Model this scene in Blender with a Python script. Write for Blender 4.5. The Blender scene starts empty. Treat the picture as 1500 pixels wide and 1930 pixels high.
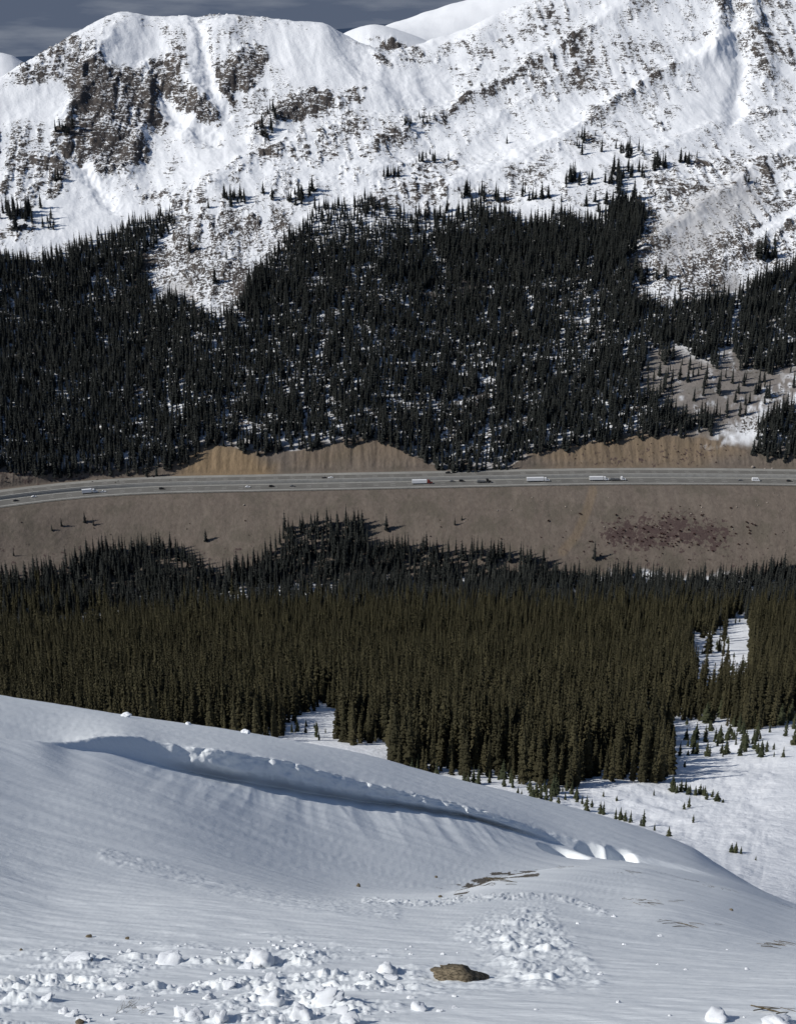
import bpy, bmesh, math, random
import numpy as np
from mathutils import Vector, Matrix

random.seed(7)
RNG = np.random.RandomState(7)
SC = bpy.context.scene
COL = SC.collection
R = math.radians

# ------------------------------------------------------------------ camera, sky, sun, exposure
F = 2400.0                 # focal length in pixels of the 1500 x 1930 frame
CU, CV = 750.0, 965.0
VH = 60.0                  # row of the true horizon
PITCH = math.atan((CV - VH) / F)
cam_d = bpy.data.cameras.new('camera')
cam = bpy.data.objects.new('camera', cam_d); COL.objects.link(cam)
cam_d.sensor_fit = 'HORIZONTAL'; cam_d.sensor_width = 36.0; cam_d.lens = 36.0 * F / 1500.0
cam_d.clip_start = 0.1; cam_d.clip_end = 60000
cam.location = (0, 0, 0); cam.rotation_euler = (math.pi / 2 - PITCH, 0, 0)
SC.camera = cam

SUN_EL, SUN_AZ = R(37), R(-106)      # azimuth from +Y (view direction), negative = to the left
S = Vector((math.sin(SUN_AZ) * math.cos(SUN_EL), math.cos(SUN_AZ) * math.cos(SUN_EL), math.sin(SUN_EL)))
sun_d = bpy.data.lights.new('sun', 'SUN'); sun_d.energy = 4.9; sun_d.angle = R(0.53); sun_d.color = (1.0, 0.965, 0.91)
sun = bpy.data.objects.new('sun', sun_d); COL.objects.link(sun)
sun.rotation_euler = (-S).to_track_quat('-Z', 'Y').to_euler(); sun.location = (-50, 0, 80)

w = bpy.data.worlds.new('World'); SC.world = w; w.use_nodes = True
nt = w.node_tree; nt.nodes.clear()
def wn(t, **k):
    n = nt.nodes.new(t)
    for a, b in k.items(): setattr(n, a, b)
    return n
out = wn('ShaderNodeOutputWorld'); bg = wn('ShaderNodeBackground'); bg.inputs['Strength'].default_value = 0.10
sky = wn('ShaderNodeTexSky', sky_type='NISHITA', sun_disc=False)
sky.sun_elevation = SUN_EL; sky.sun_rotation = SUN_AZ; sky.altitude = 3700; sky.air_density = 1.0; sky.dust_density = 0.3; sky.ozone_density = 1.5
tc = wn('ShaderNodeTexCoord'); sx = wn('ShaderNodeSeparateXYZ'); nt.links.new(tc.outputs['Generated'], sx.inputs[0])
mp = wn('ShaderNodeMapping'); mp.inputs['Scale'].default_value = (7, 7, 46); nt.links.new(tc.outputs['Generated'], mp.inputs[0])
ns = wn('ShaderNodeTexNoise'); ns.inputs['Scale'].default_value = 1.3; ns.inputs['Detail'].default_value = 7; ns.inputs['Roughness'].default_value = 0.55
nt.links.new(mp.outputs[0], ns.inputs['Vector'])
cr = wn('ShaderNodeValToRGB'); e = cr.color_ramp.elements
e[0].position = 0.46; e[0].color = (1.12, 1.42, 2.08, 1); e[1].position = 0.72; e[1].color = (2.7, 3.0, 3.6, 1)
nt.links.new(ns.outputs['Fac'], cr.inputs[0])
mr = wn('ShaderNodeMapRange', interpolation_type='SMOOTHSTEP'); mr.inputs['From Min'].default_value = 0.02; mr.inputs['From Max'].default_value = 0.42
nt.links.new(sx.outputs['Z'], mr.inputs['Value'])
mx = wn('ShaderNodeMix', data_type='RGBA'); nt.links.new(mr.outputs[0], mx.inputs[0])
nt.links.new(cr.outputs[0], mx.inputs[6]); nt.links.new(sky.outputs[0], mx.inputs[7])
nt.links.new(mx.outputs[2], bg.inputs[0]); nt.links.new(bg.outputs[0], out.inputs[0])

SC.view_settings.view_transform = 'Standard'; SC.view_settings.look = 'None'
SC.view_settings.exposure = -0.25; SC.view_settings.gamma = 1.0
SC.render.engine = 'CYCLES'
SC.cycles.max_bounces = 5; SC.cycles.diffuse_bounces = 3; SC.cycles.glossy_bounces = 2

# ------------------------------------------------------------------ projection helpers
SP, CP = math.sin(PITCH), math.cos(PITCH)
def pix2at(u, v):
    """pixel -> (a = x / y, T = -z / y) of its ray"""
    yup = (CV - np.asarray(v, float)) / F
    fwd = CP + yup * SP; up = -SP + yup * CP
    return (np.asarray(u, float) - CU) / F / fwd, -up / fwd
def project(x, y, z):
    d = y * CP - z * SP; upc = y * SP + z * CP
    return CU + F * x / d, CV - F * upc / d

# ------------------------------------------------------------------ noise
_p = RNG.permutation(256); PERM = np.concatenate([_p, _p, _p])
_ang = RNG.rand(256) * 2 * math.pi; GX, GY = np.cos(_ang), np.sin(_ang)
def perlin(x, y, seed=0):
    x = np.asarray(x, float) + seed * 17.31; y = np.asarray(y, float) + seed * 9.77
    xi = np.floor(x).astype(np.int64); yi = np.floor(y).astype(np.int64)
    xf, yf = x - xi, y - yi
    sxx = xf * xf * xf * (xf * (xf * 6 - 15) + 10); syy = yf * yf * yf * (yf * (yf * 6 - 15) + 10)
    def g(ix, iy, dx, dy):
        h = PERM[PERM[ix & 255] + (iy & 255)]
        return GX[h] * dx + GY[h] * dy
    n00 = g(xi, yi, xf, yf); n10 = g(xi + 1, yi, xf - 1, yf)
    n01 = g(xi, yi + 1, xf, yf - 1); n11 = g(xi + 1, yi + 1, xf - 1, yf - 1)
    return (n00 + sxx * (n10 - n00) + syy * ((n01 + sxx * (n11 - n01)) - (n00 + sxx * (n10 - n00)))) * 1.5
def fbm(x, y, o=4, seed=0, gain=0.5):
    s, a, t = 0.0, 1.0, 0.0
    for i in range(o):
        s = s + a * perlin(x * 2 ** i, y * 2 ** i, seed + i * 3); t += a; a *= gain
    return s / t
def ridged(x, y, o=4, seed=0):
    s, a, t = 0.0, 1.0, 0.0
    for i in range(o):
        s = s + a * (1 - 2 * np.abs(perlin(x * 2 ** i, y * 2 ** i, seed + i * 3))); t += a; a *= 0.5
    return s / t
def sstep(e0, e1, x):
    t = np.clip((x - e0) / (e1 - e0), 0, 1); return t * t * (3 - 2 * t)

# ------------------------------------------------------------------ pchip
def pchip_slopes(x, y):
    h = np.diff(x); dl = np.diff(y) / h
    d = np.zeros_like(y)
    if len(x) == 2: d[:] = dl[0]; return d
    w1 = 2 * h[1:] + h[:-1]; w2 = h[1:] + 2 * h[:-1]
    ok = dl[1:] * dl[:-1] > 0
    with np.errstate(divide='ignore', invalid='ignore'):
        d[1:-1] = np.where(ok, (w1 + w2) / (w1 / dl[:-1] + w2 / dl[1:]), 0)
    d[0] = dl[0]; d[-1] = dl[-1]
    return d
def pchip(x, y, q):
    x = np.asarray(x, float); y = np.asarray(y, float); d = pchip_slopes(x, y)
    q = np.clip(q, x[0], x[-1]); i = np.clip(np.searchsorted(x, q) - 1, 0, len(x) - 2)
    h = x[i + 1] - x[i]; t = (q - x[i]) / h
    return ((2 * t**3 - 3 * t**2 + 1) * y[i] + (t**3 - 2 * t**2 + t) * h * d[i] + (-2 * t**3 + 3 * t**2) * y[i + 1] + (t**3 - t**2) * h * d[i + 1])

# ------------------------------------------------------------------ polygon masks in picture coordinates of surface points
def seg_dist(px, py, x0, y0, x1, y1):
    dx, dy = x1 - x0, y1 - y0
    t = np.clip(((px - x0) * dx + (py - y0) * dy) / (dx * dx + dy * dy + 1e-9), 0, 1)
    return np.hypot(px - x0 - t * dx, py - y0 - t * dy)
def poly_sd(u, v, P):
    """signed distance, positive inside"""
    d = np.full(u.shape, 1e9); ins = np.zeros(u.shape, bool)
    for (x0, y0), (x1, y1) in zip(P, P[1:] + P[:1]):
        d = np.minimum(d, seg_dist(u, v, x0, y0, x1, y1))
        if y0 != y1:
            c = ((y0 > v) != (y1 > v)) & (u < (x1 - x0) * (v - y0) / (y1 - y0) + x0)
            ins ^= c
    return np.where(ins, d, -d)
def soft_poly(u, v, P, soft=10):
    xs = [p[0] for p in P]; ys = [p[1] for p in P]
    m = (u > min(xs) - soft) & (u < max(xs) + soft) & (v > min(ys) - soft) & (v < max(ys) + soft)
    o = np.zeros(u.shape)
    if m.any(): o[m] = sstep(-soft, soft, poly_sd(u[m], v[m], P))
    return o
def soft_line(u, v, P, wd):
    d = np.full(u.shape, 1e9)
    for (x0, y0), (x1, y1) in zip(P, P[1:]): d = np.minimum(d, seg_dist(u, v, x0, y0, x1, y1))
    return 1 - sstep(wd * 0.4, wd, d)

# ------------------------------------------------------------------ materials
def new_mat(name):
    m = bpy.data.materials.new(name); m.use_nodes = True
    n = m.node_tree; b = n.nodes['Principled BSDF']
    return m, n, b
def flat(name, col, rough=0.6, metal=0.0, var=0.12, scale=3.0, spec=0.3):
    m, n, b = new_mat(name)
    t = n.nodes.new('ShaderNodeTexNoise'); t.inputs['Scale'].default_value = scale; t.inputs['Detail'].default_value = 4
    c = n.nodes.new('ShaderNodeTexCoord'); n.links.new(c.outputs['Object'], t.inputs['Vector'])
    r = n.nodes.new('ShaderNodeValToRGB'); r.color_ramp.elements[0].position = 0.3; r.color_ramp.elements[1].position = 0.7
    r.color_ramp.elements[0].color = tuple(x * (1 - var) for x in col) + (1,); r.color_ramp.elements[1].color = tuple(min(1, x * (1 + var)) for x in col) + (1,)
    n.links.new(t.outputs['Fac'], r.inputs[0]); n.links.new(r.outputs[0], b.inputs['Base Color'])
    b.inputs['Roughness'].default_value = rough; b.inputs['Metallic'].default_value = metal
    b.inputs['Specular IOR Level'].default_value = spec
    return m
class NB:
    """tiny node builder"""
    def __init__(s, n): s.n = n
    def new(s, t, **k):
        x = s.n.nodes.new(t)
        for a, b in k.items(): setattr(x, a, b)
        return x
    def put(s, sock, val):
        if hasattr(val, 'is_output'): s.n.links.new(val, sock)
        else: sock.default_value = val
    def math(s, op, a, b=0.0, c=None):
        x = s.new('ShaderNodeMath', operation=op); s.put(x.inputs[0], a); s.put(x.inputs[1], b)
        if c is not None: s.put(x.inputs[2], c)
        return x.outputs[0]
    def noise(s, vec, scale, detail=4, rough=0.55, dist=0.0):
        x = s.new('ShaderNodeTexNoise'); s.put(x.inputs['Vector'], vec); x.inputs['Scale'].default_value = scale
        x.inputs['Detail'].default_value = detail; x.inputs['Roughness'].default_value = rough; x.inputs['Distortion'].default_value = dist
        return x.outputs['Fac']
    def mapping(s, vec, scale=(1, 1, 1), rot=(0, 0, 0)):
        x = s.new('ShaderNodeMapping'); s.put(x.inputs[0], vec); x.inputs['Scale'].default_value = scale; x.inputs['Rotation'].default_value = rot
        return x.outputs[0]
    def mix(s, f, a, b):
        x = s.new('ShaderNodeMix', data_type='RGBA'); s.put(x.inputs[0], f)
        s.put(x.inputs[6], a if hasattr(a, 'is_output') else tuple(a) + (1,)); s.put(x.inputs[7], b if hasattr(b, 'is_output') else tuple(b) + (1,))
        return x.outputs[2]
    def mixf(s, f, a, b):
        x = s.new('ShaderNodeMix', data_type='FLOAT'); s.put(x.inputs[0], f); s.put(x.inputs[2], a); s.put(x.inputs[3], b)
        return x.outputs[0]
    def step(s, val, lo, hi):
        x = s.new('ShaderNodeMapRange', interpolation_type='SMOOTHSTEP'); s.put(x.inputs['Value'], val)
        s.put(x.inputs['From Min'], lo); s.put(x.inputs['From Max'], hi)
        return x.outputs[0]
    def attr(s, name):
        x = s.new('ShaderNodeAttribute'); x.attribute_name = name; return x.outputs['Fac']

def terrain_material():
    m, n, b = new_mat('snow_rock_and_soil'); q = NB(n)
    pos = q.new('ShaderNodeNewGeometry').outputs['Position']
    rock, soil, tan, brush, lines = [q.attr(k) for k in ('rock', 'soil', 'tan', 'brush', 'lines')]
    # speckle of stones and tufts poking through, plus wind-drawn streaks that follow the contour
    sp = q.noise(pos, 0.36, 8, 0.74)
    sp = q.math('ADD', 0.5, q.math('MULTIPLY', q.math('SUBTRACT', sp, 0.5), 1.55))
    warp = q.new('ShaderNodeVectorMath', operation='ADD'); q.put(warp.inputs[0], pos)
    wv = q.new('ShaderNodeTexNoise'); q.put(wv.inputs['Vector'], pos); wv.inputs['Scale'].default_value = 0.02; wv.inputs['Detail'].default_value = 3
    wsc = q.new('ShaderNodeVectorMath', operation='SCALE'); q.put(wsc.inputs[0], wv.outputs['Color']); wsc.inputs['Scale'].default_value = 26
    q.put(warp.inputs[1], wsc.outputs[0])
    ln = q.noise(q.mapping(warp.outputs[0], (0.06, 0.06, 0.55)), 1.0, 6, 0.66)
    ln = q.math('ADD', 0.5, q.math('MULTIPLY', q.math('SUBTRACT', ln, 0.5), 1.8))
    nz = q.mixf(lines, sp, q.math('ADD', q.math('MULTIPLY', ln, 0.62), q.math('MULTIPLY', sp, 0.38)))
    big = q.noise(pos, 0.022, 3, 0.5)
    nz = q.math('ADD', nz, q.math('MULTIPLY', q.math('SUBTRACT', big, 0.5), 0.35))
    nzn = q.new('ShaderNodeSeparateXYZ'); q.put(nzn.inputs[0], q.new('ShaderNodeNewGeometry').outputs['Normal'])
    nz = q.math('ADD', nz, q.math('MULTIPLY', q.math('SUBTRACT', 0.80, nzn.outputs['Z']), q.math('MULTIPLY', rock, 0.55)))
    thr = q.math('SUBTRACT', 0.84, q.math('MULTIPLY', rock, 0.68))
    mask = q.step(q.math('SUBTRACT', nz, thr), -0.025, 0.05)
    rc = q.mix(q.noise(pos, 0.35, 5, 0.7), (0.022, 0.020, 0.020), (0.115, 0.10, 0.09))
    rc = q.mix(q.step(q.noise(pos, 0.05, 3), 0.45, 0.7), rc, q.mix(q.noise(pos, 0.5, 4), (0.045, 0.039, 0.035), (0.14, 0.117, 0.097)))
    sc2 = q.mix(q.noise(pos, 0.25, 6, 0.65), (0.085, 0.068, 0.056), (0.205, 0.17, 0.14))
    gul = q.noise(q.mapping(pos, (0.10, 0.02, 0.02)), 1.0, 7, 0.7)
    sc2 = q.mix(q.math('MULTIPLY', q.step(gul, 0.42, 0.70), 0.55), sc2, q.mix(q.noise(pos, 0.6, 4), (0.15, 0.125, 0.10), (0.235, 0.2, 0.165)))
    sc2 = q.mix(q.math('MULTIPLY', q.step(q.noise(pos, 0.045, 6, 0.68), 0.46, 0.62), 0.6), sc2, q.mix(q.noise(pos, 0.9, 4, 0.7), (0.06, 0.052, 0.042), (0.15, 0.132, 0.10)))
    tn = q.mix(q.noise(q.mapping(pos, (0.4, 0.06, 0.06)), 1.0, 5, 0.7), (0.13, 0.09, 0.052), (0.33, 0.24, 0.145))
    sc2 = q.mix(tan, sc2, tn)
    bc = q.mix(q.noise(pos, 0.7, 4, 0.7), (0.032, 0.020, 0.020), (0.125, 0.09, 0.08))
    bm_ = q.step(q.math('SUBTRACT', q.noise(pos, 0.22, 5, 0.7), q.math('SUBTRACT', 0.86, q.math('MULTIPLY', brush, 0.62))), -0.03, 0.05)
    snow = q.mix(q.noise(pos, 0.05, 5), (0.79, 0.815, 0.845), (0.86, 0.875, 0.895))
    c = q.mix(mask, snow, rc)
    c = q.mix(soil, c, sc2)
    c = q.mix(bm_, c, bc)
    c = q.mix(q.attr('haze_tint'), c, (0.026, 0.045, 0.085))  # blue haze over the farthest range, painted as flat surface colour
    q.put(b.inputs['Base Color'], c)
    b.inputs['Roughness'].default_value = 0.72; b.inputs['Specular IOR Level'].default_value = 0.15
    bp = q.new('ShaderNodeBump'); bp.inputs['Strength'].default_value = 0.55; bp.inputs['Distance'].default_value = 1.6
    hgt = q.math('ADD', q.math('MULTIPLY', q.noise(pos, 0.3, 6, 0.6), 0.7), q.math('MULTIPLY', mask, 0.35))
    q.put(bp.inputs['Height'], hgt); q.put(b.inputs['Normal'], bp.outputs[0])
    return m

def near_snow_material():
    m, n, b = new_mat('wind_packed_snow'); q = NB(n)
    pos = q.new('ShaderNodeNewGeometry').outputs['Position']
    dirt = q.attr('dirt'); rough = q.attr('rough')
    snow = q.mix(q.noise(pos, 0.6, 5), (0.785, 0.825, 0.845), (0.845, 0.875, 0.885))
    dm = q.step(q.math('SUBTRACT', q.noise(pos, 9.0, 5, 0.7), q.math('SUBTRACT', 0.88, q.math('MULTIPLY', dirt, 0.6))), -0.02, 0.05)
    c = q.mix(dm, snow, q.mix(q.noise(pos, 30, 4), (0.05, 0.042, 0.03), (0.16, 0.13, 0.09)))
    q.put(b.inputs['Base Color'], c)
    b.inputs['Roughness'].default_value = 0.55; b.inputs['Specular IOR Level'].default_value = 0.35
    st = q.mapping(pos, (1.1, 4.2, 4.2), (0, 0, R(-24)))
    a1 = q.noise(st, 1.6, 5, 0.6); a2 = q.noise(st, 7.0, 4, 0.6); a3 = q.noise(pos, 28, 3, 0.6)
    hgt = q.math('ADD', q.math('ADD', q.math('MULTIPLY', a1, 0.06), q.math('MULTIPLY', a2, 0.018)), q.math('MULTIPLY', a3, q.math('ADD', 0.002, q.math('MULTIPLY', rough, 0.012))))
    bp = q.new('ShaderNodeBump'); bp.inputs['Strength'].default_value = 0.30; bp.inputs['Distance'].default_value = 1.0
    q.put(bp.inputs['Height'], hgt); q.put(b.inputs['Normal'], bp.outputs[0])
    return m

M_TERR = terrain_material(); M_NEAR = near_snow_material()
def needle_mat(name, dark, lite, snowy=0.0):
    m, n, b = new_mat(name); q = NB(n)
    oi = q.new('ShaderNodeObjectInfo'); geo = q.new('ShaderNodeNewGeometry')
    f = q.math('ADD', q.math('MULTIPLY', oi.outputs['Random'], 0.65), q.math('MULTIPLY', q.noise(geo.outputs['Position'], 0.9, 3), 0.35))
    q.put(b.inputs['Base Color'], q.mix(f, dark, lite))
    b.inputs['Roughness'].default_value = 0.8; b.inputs['Specular IOR Level'].default_value = 0.1
    return m
M_NEEDLE = needle_mat('spruce_needles', (0.021, 0.020, 0.0105), (0.056, 0.050, 0.026))
M_NEEDLE_FAR = needle_mat('far_spruce_needles', (0.014, 0.017, 0.0165), (0.036, 0.038, 0.034))
M_YOUNG = needle_mat('young_spruce_needles', (0.025, 0.032, 0.018), (0.06, 0.064, 0.034))
M_BARK = flat('spruce_bark', (0.085, 0.066, 0.052), 0.9, var=0.3)
M_ROCK = flat('lichen_rock', (0.135, 0.112, 0.078), 0.9, var=0.75, scale=7, spec=0.1)
M_STONE = flat('pale_boulder', (0.30, 0.26, 0.225), 0.9, var=0.25, scale=0.8, spec=0.1)
M_TWIG = flat('dead_grass_and_twigs', (0.12, 0.095, 0.058), 0.9, var=0.4, scale=20, spec=0.05)
M_SHRUB = flat('bare_red_shrub', (0.075, 0.042, 0.038), 0.9, var=0.4, scale=0.8, spec=0.05)
M_ASPH = flat('asphalt', (0.145, 0.14, 0.128), 0.85, var=0.16, scale=0.05)
M_SHOULD = flat('sanded_shoulder', (0.26, 0.255, 0.235), 0.9, var=0.15, scale=0.08)
M_CONC = flat('concrete', (0.33, 0.325, 0.305), 0.85, var=0.12, scale=0.3)
M_PAINT = flat('road_paint', (0.72, 0.71, 0.66), 0.7, var=0.1)
M_STEEL = flat('weathered_steel', (0.16, 0.13, 0.11), 0.6, metal=0.4)
M_WHITE = flat('white_vehicle_paint', (0.80, 0.81, 0.82), 0.35, var=0.04, spec=0.5)
M_BLACK = flat('black_vehicle_paint', (0.018, 0.018, 0.02), 0.3, var=0.1, spec=0.5)
M_GREY = flat('grey_vehicle_paint', (0.13, 0.135, 0.14), 0.35, var=0.1, spec=0.5)
M_RED = flat('dark_red_vehicle_paint', (0.20, 0.03, 0.025), 0.35, var=0.1, spec=0.5)
M_GLASS = flat('tinted_glass', (0.02, 0.025, 0.03), 0.08, var=0.05, spec=0.7)
M_TYRE = flat('tyre_rubber', (0.02, 0.02, 0.02), 0.9, var=0.1)
M_RIM = flat('wheel_metal', (0.5, 0.5, 0.5), 0.35, metal=0.8, var=0.05)
M_LAMP = flat('lamp_lens', (0.7, 0.68, 0.6), 0.2, var=0.03)
M_TAIL = flat('tail_lamp_lens', (0.35, 0.02, 0.02), 0.25, var=0.03)
def chunk_mat():
    m, n, b = new_mat('loose_snow_chunk'); q = NB(n)
    tcn = q.new('ShaderNodeTexCoord').outputs['Object']
    q.put(b.inputs['Base Color'], q.mix(q.noise(tcn, 6, 4), (0.82, 0.855, 0.895), (0.88, 0.905, 0.93)))
    b.inputs['Roughness'].default_value = 0.6; b.inputs['Specular IOR Level'].default_value = 0.25
    bp = q.new('ShaderNodeBump'); bp.inputs['Strength'].default_value = 0.5; bp.inputs['Distance'].default_value = 0.02
    q.put(bp.inputs['Height'], q.noise(tcn, 22, 4)); q.put(b.inputs['Normal'], bp.outputs[0])
    return m
M_CHUNK = chunk_mat()

# ------------------------------------------------------------------ the lie of the land: feature curves from near to far
def T_of(v): return float(pix2at(CU, v)[1])
def hit(v, Y0, z0, s):
    """where a slope s rising away from (Y0, z0) meets the ray of row v"""
    return (s * Y0 - z0) / (s + T_of(v))

AG_NEAR = np.concatenate([np.linspace(-0.66, -0.42, 16)[:-1], np.linspace(-0.42, 0.42, 700), np.linspace(0.42, 0.66, 16)[1:]])
AG_FAR = np.concatenate([np.linspace(-0.66, -0.345, 40)[:-1], np.linspace(-0.345, 0.345, 860), np.linspace(0.345, 0.66, 40)[1:]])
AG = AG_NEAR
def curve(pts):
    """pts: (u, v, Y) -> Y(a), z(a) on AG"""
    pts = sorted(pts); u = [p[0] for p in pts]; v = [p[1] for p in pts]; Y = np.array([p[2] for p in pts], float)
    a, T = pix2at(u, v); z = -T * Y
    # extend outwards with damped trend in T
    a = np.concatenate([[-0.9], a, [0.9]]); Y = np.concatenate([[Y[0]], Y, [Y[-1]]])
    zz = np.concatenate([[z[0]], z, [z[-1]]])
    return pchip(a, Y, AG), pchip(a, zz, AG)

def row(vs): return vs
US = [-260, 0, 250, 500, 750, 1000, 1250, 1500, 1760]
near_curves = [
    [(u, 2600, 2.6) for u in US],
    [(u, 1935, 5.6) for u in US],
    [(u, 1845, 7.5) for u in US],
    [(-260, 1745, 9.4), (0, 1762, 9.6), (400, 1765, 9.9), (750, 1765, 10.2), (1100, 1768, 10.4), (1500, 1800, 10.4), (1760, 1830, 10.4)],
    [(-260, 1640, 12), (0, 1690, 12.0), (400, 1700, 12.6), (750, 1712, 13.4), (1000, 1697, 15), (1200, 1697, 16), (1500, 1765, 15), (1760, 1820, 14)],
    [(-260, 1560, 14.5), (0, 1620, 14.7), (300, 1652, 15.5), (600, 1693, 16), (830, 1688, 17.4), (970, 1650, 20), (1100, 1634, 22), (1230, 1642, 24), (1350, 1668, 24.5), (1500, 1714, 24), (1760, 1790, 23)],
    [(-260, 1500, 18), (0, 1550, 18.4), (300, 1592, 19.6), (600, 1655, 21), (830, 1676, 23.5), (970, 1662, 27), (1100, 1652, 30), (1230, 1658, 32), (1350, 1690, 32), (1500, 1742, 32), (1760, 1820, 32)],
    [(-260, 1415, 23), (0, 1470, 23.5), (300, 1515, 25.5), (600, 1575, 29), (830, 1602, 32), (970, 1622, 33.5), (1100, 1632, 35), (1230, 1638, 36), (1350, 1664, 36.5), (1500, 1722, 37), (1760, 1810, 37)],
    [(-260, 1350, 27), (0, 1393, 29.2), (75, 1398, 30.3), (130, 1412, 31.0), (200, 1420, 31.9), (320, 1449, 33.4), (500, 1485, 35.3), (650, 1510, 36.9), (900, 1548, 39.8), (1050, 1592, 41), (1200, 1626, 41.4), (1350, 1655, 41.6), (1500, 1713, 42), (1760, 1800, 42)],
    [(-260, 1345, 27.5), (0, 1391, 29.4), (120, 1398, 31.3), (230, 1387, 32.9), (320, 1402, 33.9), (500, 1428, 35.8), (650, 1466, 37.4), (900, 1527, 40.2), (1050, 1573, 41.6), (1200, 1610, 42.2), (1350, 1650, 42.4), (1500, 1708, 43), (1760, 1795, 43)],
    [(-260, 1275, 44), (0, 1312, 45), (250, 1350, 47), (500, 1387, 50), (750, 1440, 52), (1000, 1506, 52), (1200, 1562, 52), (1300, 1598, 52), (1360, 1634, 52), (1450, 1686, 52), (1500, 1705, 52), (1760, 1785, 52)],
    [(-260, 1345, 80), (0, 1380, 80), (500, 1450, 85), (1000, 1560, 90), (1250, 1640, 92), (1500, 1745, 95), (1760, 1815, 98)],
    [(-260, 1600, 140), (0, 1620, 140), (500, 1640, 142), (1000, 1690, 145), (1500, 1775, 150), (1760, 1830, 150)],
]
near_rows = [8, 70, 66, 60, 46, 40, 26, 44, 40, 34, 46, 8, 6]
near_rows = near_rows[:len(near_curves) - 1]

Zroad = -383.0
road_uv = [(-420, 1005), (-260, 982), (-120, 960), (0, 942), (150, 925), (300, 916), (450, 913), (600, 910), (750, 907), (900, 904), (1050, 901), (1200, 899.5), (1350, 900), (1500, 902), (1650, 906), (1900, 916)]
rp = []
for u, v in road_uv:
    a, T = pix2at(u, v); Y = -Zroad / T; rp.append((float(a * Y), float(Y)))
rp = np.array(rp)
rx = np.linspace(rp[0, 0], rp[-1, 0], 420); ry = pchip(rp[:, 0], rp[:, 1], rx)
ry = np.convolve(np.pad(ry, 12, mode='edge'), np.ones(25) / 25, mode='valid')
dxr, dyr = np.gradient(rx), np.gradient(ry); ll = np.hypot(dxr, dyr); dxr /= ll; dyr /= ll
def road_sd(x, y):
    """signed distance from the road centreline, positive on the far (uphill) side"""
    i = np.clip(np.searchsorted(rx, x), 1, len(rx) - 2)
    best = np.full(np.shape(x), 1e9)
    for o in (-10, 0, 10):
        j = np.clip(i + o, 0, len(rx) - 1)
        d = -(x - rx[j]) * dyr[j] + (y - ry[j]) * dxr[j]
        best = np.where(np.abs(d) < np.abs(best), d, best)
    return best
def road_Y(u):
    return float(np.interp(u, [p[0] for p in road_uv], rp[:, 1]))
HALF = 21.0

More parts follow.
